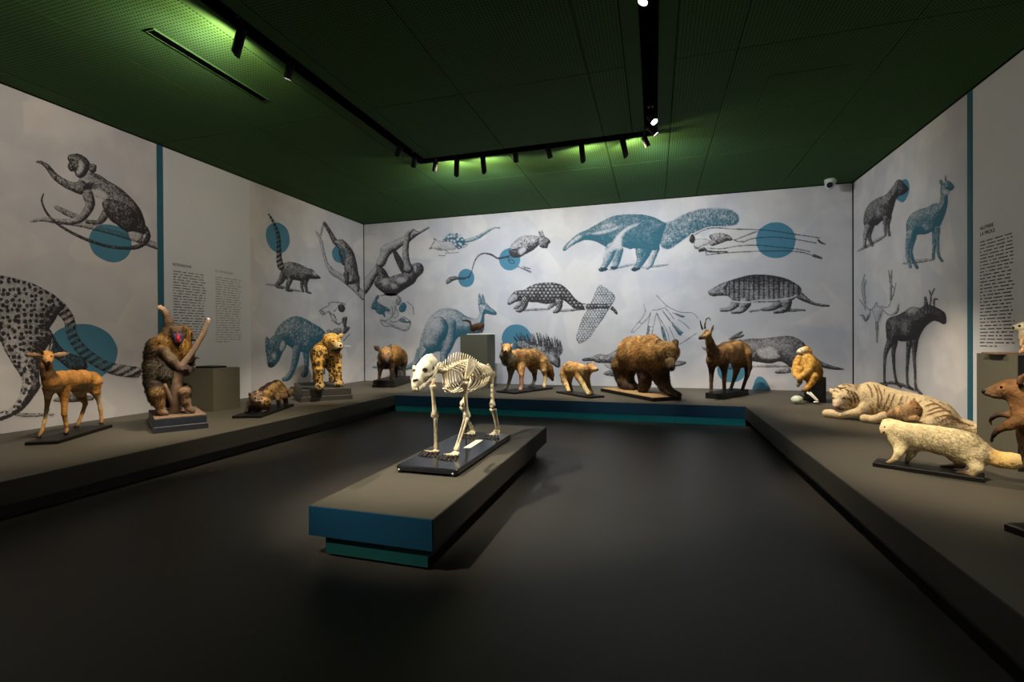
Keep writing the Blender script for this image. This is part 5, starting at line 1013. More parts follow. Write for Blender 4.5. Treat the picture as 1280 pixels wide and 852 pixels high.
# ---------------------------------------------------------------- chamois
CH_, CDK = (0.33, 0.185, 0.07), (0.050, 0.028, 0.017)
b = Beast('chamois_specimen', 'mounted brown chamois with hooked black horns on a thick black board', 'chamois', (860, 390, 7.411), 0.0088)
b.board((115, 806), (330, 812), (562, 763), 55)
b.chain([(490, 350, 88), (425, 360, 98), (350, 378, 98), (280, 398, 88)], CH_, sq=0.75); b.chain([(255, 410, 84), (225, 350, 56), (205, 290, 42), (192, 240, 36)], [(0.17, 0.09, 0.035), (0.14, 0.075, 0.03), (0.2, 0.11, 0.045), (0.3, 0.19, 0.08)], sq=0.85)
b.chain([(178, 200, 38, 0.02), (148, 222, 27, 0.05), (112, 238, 17, 0.08)], [(0.36, 0.22, 0.08), (0.42, 0.28, 0.12), (0.05, 0.03, 0.02)]); b.chain([(215, 180, 12), (226, 150, 15), (238, 114, 4)], (0.13, 0.075, 0.035), sq=0.6)
b.leg([(222, 450, 52), (218, 540, 25), (216, 630, 17), (216, 690, 15), (213, 732, 15)], [(0.13, 0.07, 0.03), CDK, CDK, CDK, CDK], hoof=0.03); b.leg([(325, 450, 56), (337, 550, 25), (336, 640, 18), (336, 700, 16), (331, 736, 16)], [(0.15, 0.08, 0.03), CDK, (0.16, 0.06, 0.025), CDK, CDK], hoof=0.03)
b.leg([(450, 450, 60), (448, 540, 28), (428, 615, 17), (408, 675, 14), (397, 710, 14)], [(0.2, 0.11, 0.04), (0.13, 0.06, 0.025), CDK, CDK, CDK], hoof=0.03); b.leg([(515, 400, 76), (558, 510, 33), (548, 585, 20), (522, 660, 15), (505, 712, 15)], [CH_, CDK, CDK, CDK, CDK], hoof=0.03)
def pch(V, N, c):
    z = V[:, 2]-b.zt; lat = np.abs((V-b.B0)@b.n); c = lerp(c, (up(N)-0.7)*4*(lat < 0.05)*(z > 0.5), (0.07, 0.04, 0.02)); return mott(V, c, 20, 0.25)
b.grow(pch, dict(n=8000, length=0.026, width=0.00665, lift=0.3), heading=hdg(b, (255, 400), (490, 350)))
b.bead(160, 200, 6); b.bead(106, 238, 10, 'nose', 'nose')
b.tube([(134, 158, 8, 0.03), (122, 120, 7, 0.03), (115, 90, 5, 0.03), (112, 73, 2, 0.03)], 'horn', 'horn'); b.tube([(158, 155, 9, 0.0), (158, 105, 8, 0.0), (168, 68, 7, 0.0), (188, 54, 5, 0.0), (202, 62, 4, 0.0), (205, 80, 2, 0.0)], 'horn', 'horn')
# ---------------------------------------------------------------- golden monkey on a rock
GM, GMD = (0.64, 0.36, 0.085), (0.34, 0.17, 0.04)
b = Beast('golden_monkey_specimen', 'mounted golden monkey with white face sitting on a dark rock by the corner', 'monkey', (980, 425, 10.03), 0.0085)
b.stand(on_z(*b.px(380, 775), HP)); b.axis = np.array([-1.0, 0, 0]); b.clip = HP+0.002
b.chain([(285, 225, 78), (315, 310, 108), (350, 400, 108), (360, 450, 95)], [GM, GM, GMD, GMD]); b.chain([(285, 190, 50), (272, 138, 60)], GM)
b.chain([(272, 138, 60), (235, 135, 42, 0.04), (200, 142, 32, 0.06), (178, 152, 20, 0.06)], [GM, (0.7, 0.55, 0.3), (0.78, 0.70, 0.52), (0.78, 0.72, 0.58)]); b.chain([(335, 132, 17, 0.03)], (0.7, 0.45, 0.2))
b.chain([(200, 230, 50, 0.02), (165, 280, 46, 0.04), (135, 370, 36, 0.10), (145, 440, 30, 0.16), (185, 490, 26, 0.20)], [GM, GM, GM, GM, (0.5, 0.28, 0.1)], k=0.012); b.chain([(340, 245, 58, 0.04), (335, 320, 50, 0.10), (300, 395, 38, 0.18), (235, 445, 30, 0.22), (195, 478, 24, 0.22)], [GM, GM, GM, GM, (0.5, 0.28, 0.1)], k=0.012)
b.chain([(320, 450, 70, 0.04), (372, 455, 50, 0.14), (345, 520, 42, 0.16), (300, 590, 32, 0.18), (265, 622, 24, 0.20), (235, 632, 16, 0.24)], [GMD, GM, (0.6, 0.3, 0.06), (0.58, 0.28, 0.06), (0.4, 0.2, 0.06), (0.15, 0.09, 0.05)]); b.chain([(290, 440, 60, 0.05), (205, 365, 42, 0.14), (208, 440, 36, 0.14), (200, 520, 28, 0.12), (175, 570, 18, 0.14)], [GMD, GM, GM, (0.3, 0.2, 0.1), (0.1, 0.08, 0.06)])
b.grow(lambda V, N, c: mott(V, lerp(c, stroke_mask(b, V, '205,112 222,108|165,162 190,172 205,170', 6)*0.8, (0.12, 0.06, 0.03)), 22, 0.25), dict(n=8000, length=0.028, width=0.00665, lift=0.35), heading=np.array([0.0, 0.2, 0.3]))
b.bead(208, 118, 5); b.bead(172, 150, 7, 'nose', 'nose')
r_ = Beast('seat_rock', '', '', (980, 425, 10.03), 0.014); r_.B0, r_.n, r_.zt, r_.root, r_.axis = b.B0, b.n, b.zt, b.root, b.axis
r_.clip = HP+0.002; r_.chain([(300, 690, 75, 0.10), (380, 690, 80, 0.0), (420, 600, 80, -0.05)], (0.02, 0.018, 0.016)); r_.chain([(280, 650, 60, 0.12), (250, 700, 55, 0.15)], (0.02, 0.018, 0.016)); r_.chain([(360, 545, 70, 0.0), (430, 540, 70, -0.05)], (0.02, 0.018, 0.016)); r_.label = None
r_.grow(lambda V, N, c: mott(V, c, 14, 0.6), None, name='seat_rock', mat='rock')
pA, pB_ = b.pt(440, 770), b.pt(530, 770); sx_ = b.sc(pA); zt_ = b.B0[2]+(770-455)*sx_
MB().box(pA[0], pB_[0], pA[1]-0.02, pA[1]+0.24, HP, zt_).build('back_block', M['rock'], b.root)
b.tube([(290, 655, 14, 0.28), (340, 690, 13, 0.30), (400, 745, 12, 0.30), (430, 755, 10, 0.30)], 'pale_root', 'card'); b.tube([(330, 650, 8, 0.26), (375, 700, 9, 0.28), (415, 742, 8, 0.29)], 'pale_root', 'card')
b.tube([(370, 775, 9, 0.30), (440, 772, 8, 0.30)], 'label_strip', 'card')
pm = b.pt(165, 640, 0.33); rm = 62*b.sc(pm); pm[2] = HP+rm*1.0
ml = Beast('melon', '', '', (980, 425, 10.03), 0.01)
nm = MB(); nseg, nr = 24, 14
for i in range(nr+1):
    a = math.pi*i/nr
    for k in range(nseg):
        t = 2*math.pi*k/nseg; rr = rm*(1+0.035*math.cos(9*t))*math.sin(a); nm.v.append((pm[0]+rr*math.cos(t)*1.1, pm[1]+rr*math.sin(t), pm[2]+rm*0.85*math.cos(a)))
for i in range(nr):
    for k in range(nseg): k2 = (k+1) % nseg; nm.f.append((i*nseg+k, (i+1)*nseg+k, (i+1)*nseg+k2, i*nseg+k2))
nm.v = [(x, y, z-rm*0.15) for x, y, z in nm.v]
mo = nm.build('melon', M['melon'], None, True); tag(mo, 'pale green ribbed round fruit at the golden monkey\'s feet', 'fruit')
# ---------------------------------------------------------------- white tiger with cub
M['pinknose'] = plain('pink_nose_leather', (0.35, 0.18, 0.13), 0.5)
TC, TS_ = (0.74, 0.58, 0.35), (0.20, 0.10, 0.04)
b = Beast('white_tiger_specimen', 'large mounted cream white tiger with brown stripes lying on the right platform', 'tiger', (1020, 465, 6.095), 0.0095)
pa_, pb2 = on_z(*b.px(110, 340), HP), on_z(*b.px(1130, 480), HP); ax = (pb2-pa_)/np.linalg.norm(pb2-pa_); nn_ = np.array([ax[1], -ax[0], 0]); nn_ = nn_ if np.dot(CAM-pa_, nn_) > 0 else -nn_
b.stand((pa_+pb2)/2-nn_*0.22, nn_); b.axis = -ax; b.clip = HP+0.002; b.pale = True
b.chain([(330, 200, 95, 0.05), (420, 200, 118), (540, 245, 120), (680, 275, 118), (820, 300, 116), (930, 340, 110), (1040, 400, 78)], TC, sq=0.9); b.chain([(880, 350, 105, 0.1), (960, 370, 90, 0.12), (1060, 410, 66, 0.08)], TC)
b.chain([(1060, 410, 62), (1150, 425, 58, 0.03), (1230, 440, 45, 0.04), (1330, 470, 30)], TC)
b.chain([(235, 180, 92, 0.12), (225, 205, 85, 0.18)], TC); b.chain([(200, 215, 62, 0.24), (175, 245, 40, 0.30), (168, 258, 30, 0.32)], [TC, (0.76, 0.62, 0.44), (0.7, 0.52, 0.4)]); b.chain([(215, 270, 42, 0.24)], TC)
b.chain([(308, 122, 28, 0.10), (318, 112, 20, 0.08)], (0.22, 0.12, 0.06), k=0.01); b.chain([(130, 150, 22, 0.14), (112, 134, 13, 0.12)], (0.6, 0.45, 0.25))
b.chain([(400, 270, 70, 0.10), (320, 312, 36, 0.22), (200, 325, 31, 0.30), (115, 318, 32, 0.30), (85, 315, 33, 0.30)], TC); b.chain([(520, 340, 40, 0.22), (440, 362, 30, 0.28), (372, 353, 33, 0.30)], TC)
b.chain([(860, 400, 50, 0.24), (780, 400, 34, 0.30), (690, 385, 26, 0.32)], TC)
BODY_ST = '440,95 470,160 470,250 460,320|470,100 500,190 480,280|520,130 520,170|560,160 540,220 500,300|600,165 570,240 530,320|660,180 640,230 620,285|700,185 680,225|750,200 720,240 690,265|800,215 770,245|390,90 420,140 430,200|410,250 430,300|830,260 900,240 960,262|850,300 930,270 990,280|840,330 960,292 1030,302|870,215 910,235|900,352 1000,330 1100,362|930,382 1020,352 1150,392|980,402 1080,380 1200,412|1080,432 1200,402|1120,442 1225,432|620,320 600,350|800,300 780,340|1010,300 1040,330|940,225 980,250'
FACE_ST = '135,140 170,150|150,112 190,122 230,114|225,130 250,146 238,162|262,140 288,180 298,232|288,150 318,190 325,232|240,200 265,210 270,240 245,246|112,193 146,201|198,200 236,184|98,160 122,176|252,178 276,216|150,268 180,280 212,282|180,130 200,142|240,95 270,110|200,98 240,96|300,115 318,130,9'.replace('300,115 318,130,9', '300,112 312,132')
def pt_(V, N, c):
    s_ = (V-b.B0)@b.axis; z = V[:, 2]-b.zt; u = s_+0.10*np.sin(z*9)+0.09*(vnoise(V, 6, 1)-0.5)*2; st = np.abs(np.modf(np.abs(u*13.0))[0]-0.5); near = N@b.n > -0.15
    c = lerp(c, np.clip((st-0.37)*9, 0, 1)*(~near)*(s_ < 0.6), TS_); c = lerp(c, stroke_mask(b, V, BODY_ST, 6.8)*near, TS_); c = lerp(c, stroke_mask(b, V, FACE_ST, 7.0)*near, (0.10, 0.05, 0.025)); return mott(V, c, 20, 0.06)
b.grow(pt_, dict(contrast=(0.7, 1.25), n=14000, length=0.028, width=0.0076, lift=0.25), heading=b.axis)
b.bead(130, 195, 8, sink=0.5, stretch=(1.5, 1.5, 0.6)); b.bead(212, 196, 9, sink=0.5, stretch=(1.5, 1.5, 0.6)); b.bead(166, 262, 17, 'nose', 'pinknose', 0.5)
b = Beast('tiger_cub_specimen', 'small curled brown tiger cub nestled against the white tiger\'s belly', 'tiger cub', (1020, 465, 6.095), 0.009)
b.stand((pa_+pb2)/2+nn_*0.20, nn_); b.axis = -ax; b.clip = HP+0.002; CB = (0.50, 0.31, 0.15)
b.chain([(590, 320, 40), (650, 315, 56), (710, 310, 58), (750, 300, 46)], CB); b.chain([(755, 275, 42), (745, 245, 30)], (0.5, 0.26, 0.1)); b.chain([(735, 225, 14), (745, 212, 8)], (0.3, 0.14, 0.06)); b.chain([(700, 355, 26, 0.05), (770, 352, 20, 0.06)], CB); b.chain([(600, 330, 24), (560, 325, 14)], CB)
def ptc(V, N, c): w = np.abs(np.modf(np.abs(((V-b.B0)@b.axis+0.04*vnoise(V, 9))*16))[0]-0.5); c = lerp(c, (w-0.38)*7*(vnoise(V, 14, 2) > 0.4), (0.12, 0.06, 0.03)); return mott(V, c, 25, 0.2)
b.grow(ptc, dict(n=4000, length=0.02, width=0.0057, lift=0.3), heading=b.axis); b.bead(768, 275, 7)
# ---------------------------------------------------------------- white marten
MW, MO = (0.80, 0.66, 0.38), (0.78, 0.50, 0.17)
b = Beast('white_marten_specimen', 'long mounted cream white marten with bushy tail on a narrow black board', 'marten', (1080, 510, 6.4), 0.0085)
b.board((68, 466), (965, 600), (972, 560), 40, width=0.17); b.pale = True
b.chain([(890, 340, 92), (810, 305, 108), (700, 275, 104), (570, 245, 95), (440, 225, 92), (340, 205, 84)], MW, sq=0.85); b.chain([(320, 205, 82), (255, 170, 72, -0.02), (205, 140, 56, -0.05)], MW)
b.chain([(205, 145, 56, -0.05), (172, 165, 38, 0.0), (162, 185, 26, 0.02)], [MW, MW, (0.7, 0.5, 0.3)]); b.chain([(212, 108, 24, -0.02), (200, 94, 12, -0.02)], (0.34, 0.22, 0.09), sq=0.6); b.chain([(165, 108, 18, -0.14), (155, 96, 10, -0.15)], MW)
b.chain([(270, 250, 66), (290, 300, 55)], MW)
DF = (0.06, 0.035, 0.025)
b.leg([(295, 300, 50), (280, 355, 31), (252, 400, 21), (205, 430, 13), (178, 434, 10)], [MW, MW, (0.72, 0.58, 0.32), (0.4, 0.28, 0.14), DF]); b.leg([(395, 305, 48), (378, 365, 27), (352, 405, 17), (340, 432, 13)], [MW, (0.5, 0.38, 0.2), (0.3, 0.2, 0.1), DF])
b.leg([(880, 400, 84), (900, 475, 44), (870, 525, 24), (800, 515, 16), (745, 512, 14)], [MW, MW, (0.4, 0.26, 0.12), DF, DF]); b.leg([(770, 390, 70), (770, 450, 32), (700, 462, 16), (620, 462, 12)], [MW, (0.3, 0.2, 0.1), DF, DF])
b.chain([(940, 350, 72), (1010, 385, 58), (1090, 412, 58), (1180, 420, 62), (1240, 422, 50), (1275, 430, 22)], [MW, MO, MO, (0.8, 0.54, 0.2), (0.8, 0.6, 0.28), MO])
b.grow(lambda V, N, c: mott(V, c, 14, 0.05), dict(n=18000, length=0.05, width=0.0076, lift=0.26, radk=0.42, contrast=(0.72, 1.25)), heading=hdg(b, (340, 205), (890, 340)))
b.bead(165, 150, 6); b.bead(158, 192, 9, 'nose', 'nose')
# ---------------------------------------------------------------- plinth at the right edge with a meerkat, and the wallaby in front of it
q2 = on_z(1272, 589, HP); dep = np.dot(q2-CAM, _F); zt2 = HP+(589-443.5)/FPX*dep
yb_ = on_plane(1221, 560, (q2[0], 0, 0), (1, 0, 0))[1]; u2 = np.array([1.0, 0, 0]); v2 = np.array([0, 1.0, 0])
rp = empty('box_plinth', (q2[0]+0.25, (q2[1]+yb_)/2, HP))
MB().box(q2[0], min(q2[0]+0.5, XR-0.02), q2[1], yb_, HP, zt2).build('plinth_box', M['plinth'], rp); MB().box(q2[0]+0.002, min(q2[0]+0.5, XR-0.02)-0.002, q2[1]-0.004, q2[1], HP, zt2-0.002).build('front_shade_sheet', M['black'], rp)  # black sheet stands in for shade on the unlit front
tag(rp, 'olive grey box plinth with a front blackened for shade at the right frame edge', 'plinth')
b = Beast('meerkat_specimen', 'pale mounted meerkat-like animal on the box plinth at the right frame edge', 'meerkat', (1210, 390, 5.014), 0.007, n='v')
b.stand((q2[0]+0.16, (q2[1]+yb_)/2-0.02, zt2)); b.axis = -u2
MB().prism([((b.B0-u2*0.20-v2*0.08)+0)[:2], ((b.B0+u2*0.01-v2*0.08))[:2], ((b.B0+u2*0.01+v2*0.10))[:2], ((b.B0-u2*0.20+v2*0.10))[:2]], zt2, zt2+0.012, 0.003).build('base_board', M['wood'], b.root); b.zt = zt2+0.012
PA = (0.62, 0.56, 0.40)
b.chain([(372, 215, 34), (368, 165, 36), (358, 125, 28), (340, 95, 30), (312, 98, 22), (288, 96, 12)], [(0.5, 0.35, 0.2), PA, PA, PA, PA, (0.3, 0.24, 0.18)]); b.chain([(362, 65, 9)], (0.2, 0.15, 0.1))
b.chain([(350, 150, 14, 0.06), (338, 190, 10, 0.09), (332, 210, 7, 0.10)], (0.55, 0.35, 0.2)); b.leg([(365, 220, 22), (350, 240, 12), (330, 252, 9)], [(0.5, 0.3, 0.16), (0.55, 0.3, 0.16), (0.5, 0.26, 0.14)], topk=1); b.chain([(385, 225, 14), (405, 245, 10), (440, 255, 6)], (0.4, 0.28, 0.15))
def pmk(V, N, c): return mott(V, c, 30, 0.2)
b.grow(pmk, dict(n=2500, length=0.018, width=0.0057, lift=0.3), heading=np.array([0, 0, 0.6])); b.bead(322, 86, 8); b.bead(284, 97, 8, 'nose', 'nose')
b = Beast('wallaby_specimen', 'mounted reddish brown wallaby with reaching forepaws at the right frame edge', 'wallaby', (1210, 390, 5.014), 0.0105, n='v')
WB, WD = (0.36, 0.175, 0.065), (0.05, 0.028, 0.02)
b.board((602, 1354), (226, 1369), (451, 1474), 50); b.axis = -u2
b.chain([(100, 497, 13), (130, 497, 19), (175, 488, 28), (225, 482, 44), (275, 480, 58), (320, 500, 62)], [(0.08, 0.045, 0.03), (0.2, 0.11, 0.06), (0.38, 0.2, 0.08), WB, WB, WB]); b.chain([(115, 510, 11), (170, 520, 18), (230, 525, 24)], (0.34, 0.24, 0.16))
b.chain([(340, 440, 20, -0.03), (352, 405, 15, -0.04), (360, 380, 6, -0.05)], (0.2, 0.1, 0.05)); b.chain([(322, 445, 18, 0.06), (330, 415, 14, 0.06), (338, 392, 6, 0.06)], (0.22, 0.11, 0.055))
b.chain([(320, 500, 56), (352, 580, 62), (392, 670, 76), (455, 790, 96), (505, 920, 106), (525, 1020, 96)], [WB, WB, WB, WB, (0.3, 0.16, 0.07), WB])
b.chain([(315, 640, 40, -0.02), (255, 645, 18, -0.02), (190, 640, 12, -0.02), (155, 656, 9, -0.02), (138, 682, 7, -0.02)], [WB, (0.14, 0.08, 0.04), WD, WD, WD]); b.chain([(325, 680, 46, 0.08), (250, 712, 26, 0.12), (190, 738, 15, 0.12), (165, 762, 10, 0.12), (150, 800, 7, 0.12)], [WB, WB, (0.22, 0.11, 0.06), WD, WD])
for x_, y_, s_ in ((138, 682, -0.02), (150, 800, 0.12)):
    for dx in (-14, -5, 4): b.chain([(x_, y_, 7, s_), (x_+dx, y_+18, 4, s_+0.01)], WD, k=0.004)
zf = b.zt; pf1 = b.pt(440, 1000); 
b.leg([(490, 960, 100), (470, 1120, 62), (520, 1240, 34), (500, 1338, 25), (410, 1372, 20)], [WB, WB, (0.2, 0.1, 0.05), WD, WD], topk=0.8); b.leg([(550, 960, 92), (530, 1130, 58), (570, 1240, 33), (560, 1318, 24), (470, 1350, 18)], [WB, WB, (0.2, 0.1, 0.05), WD, WD], topk=0.8)
b.chain([(560, 1050, 66), (640, 1180, 44), (720, 1290, 30), (830, 1320, 20)], WB)
b.grow(lambda V, N, c: mott(V, c, 14, 0.3), dict(n=14000, length=0.022, width=0.00665, lift=0.28, radk=0.3), heading=np.array([-0.5, -0.2, 0.5]))
b.bead(208, 470, 9); b.bead(98, 494, 12, 'nose', 'nose')
# ================================================================== bear skeleton on the island
SK = empty('bear_skeleton', (-1.44, 3.44, HP)); tag(SK, 'mounted cream bear skeleton walking on a glossy black board on the island', 'skeleton')
def f15(x, y): return 500+x/8.521, 430+y/8.521
def f16(x, y): return 480+x/7.111, 500+y/7.111
def onX(f_, x, y, X): return on_plane(*f_(x, y), (X, 0, 0), (1, 0, 0))
bx0, bx1, by0, by1, bz0, bz1 = -1.675, -1.225, 2.835, 4.05, HP+0.018, HP+0.050
def rrect(x0, x1, y0, y1, r, n=6):
    out = []
    for cx, cy, a0 in ((x1-r, y0+r, -90), (x1-r, y1-r, 0), (x0+r, y1-r, 90), (x0+r, y0+r, 180)):
        for i in range(n+1): a = math.radians(a0+90*i/n); out.append((cx+r*math.cos(a), cy+r*math.sin(a)))
    return out
MB().prism(rrect(bx0, bx1, by0, by1, 0.03), bz0, bz1, 0.008).build('base_board', M['glossblack'], SK)
for x_ in (bx0+0.03, bx1-0.03):
    for y_ in (by0+0.03, by1-0.03):
        MB().tube([(x_, y_, HP), (x_, y_, bz0+0.004)], 0.022, 14).build('corner_foot', M['glossblack'], SK, True)
    MB().tube([(x_, by0-0.003, bz0+0.004), (x_, by0+0.01, bz0+0.004)], 0.007, 10).build('metal_stud', M['whiteplastic'], SK, True)
zb = bz1
cp = [on_z(*f16(*q), zb) for q in ((705, 425), (820, 355), (880, 355), (770, 425))]
MB().prism([(q[0], q[1]) for q in (cp[0], cp[3], cp[2], cp[1])], zb, zb+0.003).build('label_card', M['card'], SK)
XC = -1.44
spn = np.array([(2.955, 0.955), (3.01, 0.935), (3.09, 0.925), (3.20, 0.942), (3.37, 0.967), (3.55, 0.972), (3.70, 0.945), (3.83, 0.90), (3.95, 0.855), (4.03, 0.82), (4.07, 0.79)])
spc = smooth_open(spn, 10); dl = np.r_[0, np.cumsum(np.linalg.norm(np.diff(spc, axis=0), axis=1))]
def spine(t): u = t*dl[-1]; return np.interp(u, dl, spc[:, 0]), np.interp(u, dl, spc[:, 1])
NV = 26; VB = []
for i in range(NV):
    t = i/(NV-1); y, z = spine(t); y2, z2 = spine(min(1, t+0.01)); y1, z1 = spine(max(0, t-0.01)); tg = np.array([0, y2-y1, z2-z1]); tg /= np.linalg.norm(tg); c = np.array([XC, y, z]); VB.append((c, tg))
    r = 0.017 if i < 22 else 0.011; m = MB()
    m.tube([c-tg*0.017, c-tg*0.009, c+tg*0.009, c+tg*0.017], [r*1.1, r*0.85, r*0.85, r*1.1], 10)
    hsp = 0.030+0.042*math.exp(-((i-7)/4.5)**2) if i < 20 else 0.012
    nrm = np.array([0, -tg[2], tg[1]]); tip = c+nrm*(r+hsp)+tg*hsp*0.35
    m.tube([c+nrm*r*0.6, c+nrm*(r+hsp*0.5)+tg*hsp*0.12, tip], [0.010, 0.006, 0.005], 6, flat=0.6)
    for s_ in (-1, 1): m.tube([c+np.array([s_*r*0.7, 0, 0]), c+np.array([s_*(r+0.022), 0, 0.006])+tg*0.004], [0.008, 0.005], 6)
    m.build('vertebra', M['bone'], SK, True)
for i in range(13):
    t = 0.20+0.042*i; y, z = spine(t); z -= 0.004
    wv = [0.075, 0.098, 0.118, 0.132, 0.142, 0.148, 0.150, 0.150, 0.147, 0.142, 0.134, 0.124, 0.112][i]; full = i < 9
    zb_ = 0.765-0.03*min(1, i/5) if full else 0.735+0.022*(i-8); h = z-zb_
    for s_ in (-1, 1):
        P_ = []; n = 15; th1 = 0.93*math.pi if full else 0.80*math.pi
        for j in range(n):
            th = 0.12+(th1-0.12)*j/(n-1); P_.append((XC+s_*wv*math.sin(th)**0.8, y+0.085*math.sin(th*0.75)+0.010*i/12-(0.05*max(0, th-1.7) if full else 0), z-h/2*(1-math.cos(th))))
        MB().tube(P_, [0.0070]*3+[0.0084]*(n-6)+[0.0068]*3, 7, flat=0.75).build('rib', M['bone'], SK, True)
        if full:
            e = np.array(P_[-1]); q = np.array([XC+s_*0.012, 3.17+0.045*i, 0.772-0.0045*i])
            MB().tube([e, (e+q)/2+np.array([0, 0.0, -0.008]), q], [0.0055, 0.0045, 0.005], 6).build('costal_cartilage', M['bone'], SK, True)
MB().tube([(XC, 3.10, 0.80), (XC, 3.18, 0.775), (XC, 3.32, 0.755), (XC, 3.46, 0.742), (XC, 3.58, 0.735)], [0.009, 0.013, 0.011, 0.012, 0.007], 10, flat=0.7).build('sternum', M['bone'], SK, True)
def bone(name, a, b, r, e0=1.7, e1=1.6, bow=0.0, knob=True):
    a, b = np.array(a, float), np.array(b, float); d = b-a; L = np.linalg.norm(d); pr = [(0, e0*0.75), (0.03, e0), (0.08, e0*0.98), (0.16, 1.15), (0.3, 0.92), (0.5, 0.85), (0.7, 0.9), (0.84, 1.1), (0.92, e1*0.95), (0.97, e1), (1, e1*0.75)]
    P_ = [a+d*t+np.array([0, -1, 0])*bow*math.sin(math.pi*t) for t, _ in pr]; m = MB().tube(P_, [r*q for _, q in pr], 12)
    return m.build(name, M['bone'], SK, True)
def forelimb(X, scap_top, sh, el, wr, sgn):
    S0, S1 = scap_top; sh, el, wr = map(np.array, (sh, el, wr))
    # scapula: a bowed triangular blade with its ridge
    v = [sh+np.array([0, -0.02, 0.0]), S0, (np.array(S0)+np.array(S1))/2+np.array([0, 0.01, 0.018]), S1, sh+np.array([0, 0.035, 0.02])]; v = [np.array(q) for q in v]
    ctr = sum(v)/5+np.array([sgn*0.012, 0, 0]); top = [q+np.array([sgn*0.005, 0, 0]) for q in v]+[ctr+np.array([sgn*0.006, 0, 0])]; bot = [q-np.array([sgn*0.004, 0, 0]) for q in v]+[ctr-np.array([sgn*0.004, 0, 0])]
    n = 5; F_ = [(i, (i+1) % n, n) for i in range(n)]+[(n+1+(i+1) % n, n+1+i, n+1+n) for i in range(n)]+[((i+1) % n, i, n+1+i, n+1+(i+1) % n) for i in range(n)]
    m = MB().add(top+bot, F_); m.tube([v[2]+np.array([sgn*0.006, 0, -0.01]), ctr+np.array([sgn*0.016, 0, 0]), sh+np.array([sgn*0.016, 0, 0.02])], [0.004, 0.007, 0.009], 6); m.build('scapula', M['bone'], SK)
    bone('humerus', sh, el, 0.0155, 1.7, 1.75, bow=0.006)
    bone('radius', el+np.array([0.010, -0.008, -0.008]), wr+np.array([0.008, -0.004, 0.012]), 0.0085, 1.7, 1.8); bone('ulna', el+np.array([-0.012, 0.016, 0.022]), wr+np.array([-0.012, 0.006, 0.012]), 0.0075, 1.9, 1.5)
    MB().ball(el+np.array([0, 0.0, 0.0]), (0.030, 0.026, 0.022), 14, 9).build('elbow_joint', M['bone'], SK, True)
    paw(wr, sgn)
def paw(wr, sgn, L=0.068, hind=False):
    wr = np.array(wr); MB().ball(wr+np.array([0, -0.004, -0.004]), (0.029, 0.024, 0.016), 14, 8).build('carpus', M['bone'], SK, True)
    for k in range(5):
        u = (k-2)/2; d = np.array([u*0.34-0.12, -1.0, 0]); d /= np.linalg.norm(d); a = wr+np.array([u*0.022, -0.008, -0.008]); L_ = L*(1-0.16*u*u); b_ = a+d*L_; b_[2] = zb+0.014
        bone('metacarpal', a, b_, 0.0062, 1.4, 1.5)
        c_ = b_+d*0.030+np.array([0, 0, 0.007]); e_ = c_+d*0.026; e_[2] = zb+0.009; t_ = e_+d*0.030; t_[2] = zb+0.002
        bone('phalanx', b_, c_, 0.0052, 1.3, 1.3); MB().tube([c_, (c_+e_)/2+np.array([0, 0, 0.004]), e_, (e_+t_)/2+np.array([0, 0, 0.004]), t_], [0.006, 0.006, 0.0062, 0.005, 0.0015], 8).build('claw', M['claw'], SK, True)
XA, XB2 = -1.545, -1.345
forelimb(XA, (np.array([-1.515, 3.16, 0.965]), np.array([-1.515, 3.25, 0.965])), onX(f15, 350, 430, XA), onX(f15, 372, 760, XA), onX(f16, 466, 445, XA-0.03), -1)
shR = onX(f15, 695, 395, XB2); forelimb(XB2, (onX(f15, 725, 150, -1.33), onX(f15, 825, 215, -1.33)), shR, onX(f15, 712, 765, XB2), onX(f16, 640, 462, XB2-0.045), 1)
MB().ball(onX(f15, 350, 440, XA), (0.021, 0.021, 0.021), 12, 8).build('shoulder_joint', plain('old_rust_stained_bone', (0.45, 0.18, 0.08), 0.6, var=0.4, scale=60), SK, True)
def hindlimb(X, hip, kn, an, sgn):
    hip, kn, an = map(np.array, (hip, kn, an)); bone('femur', hip, kn, 0.0155, 1.7, 1.8, bow=0.008); MB().ball(kn+np.array([0, -0.018, 0.004]), (0.014, 0.010, 0.017), 10, 7).build('kneecap', M['bone'], SK, True)
    bone('tibia', kn+np.array([-0.004, 0, -0.012]), an+np.array([0, 0, 0.012]), 0.0115, 2.0, 1.6); bone('fibula', kn+np.array([sgn*0.026, 0.008, -0.02]), an+np.array([sgn*0.020, 0.006, 0.012]), 0.0045, 1.6, 1.9)
    MB().ball(an+np.array([0, 0.022, -0.002]), (0.014, 0.026, 0.014), 10, 7).build('heel_bone', M['bone'], SK, True); paw(an, sgn, 0.066, True)
anR = onX(f16, 1005, 268, -1.325); anL = onX(f16, 792, 272, -1.545)
hindlimb(-1.335, onX(f15, 985, 290, -1.345), onX(f15, 985, 665, -1.335), anR, 1)
knL = onX(f15, 665, 645, -1.545); hindlimb(-1.545, np.array([-1.535, 3.93, 0.83]), knL, anL, -1)
pv = Beast('pelvis', '', '', (500, 430, 8.521), 0.006, n='v'); pv.B0 = np.array([XC, 3.9, 0.85]); pv.n = np.array([1.0, 0, 0]); pv.root = SK; pv.label = None; pv.axis = np.array([0, 1.0, 0]); pv.zt = HP
BC = (0.8, 0.74, 0.55)
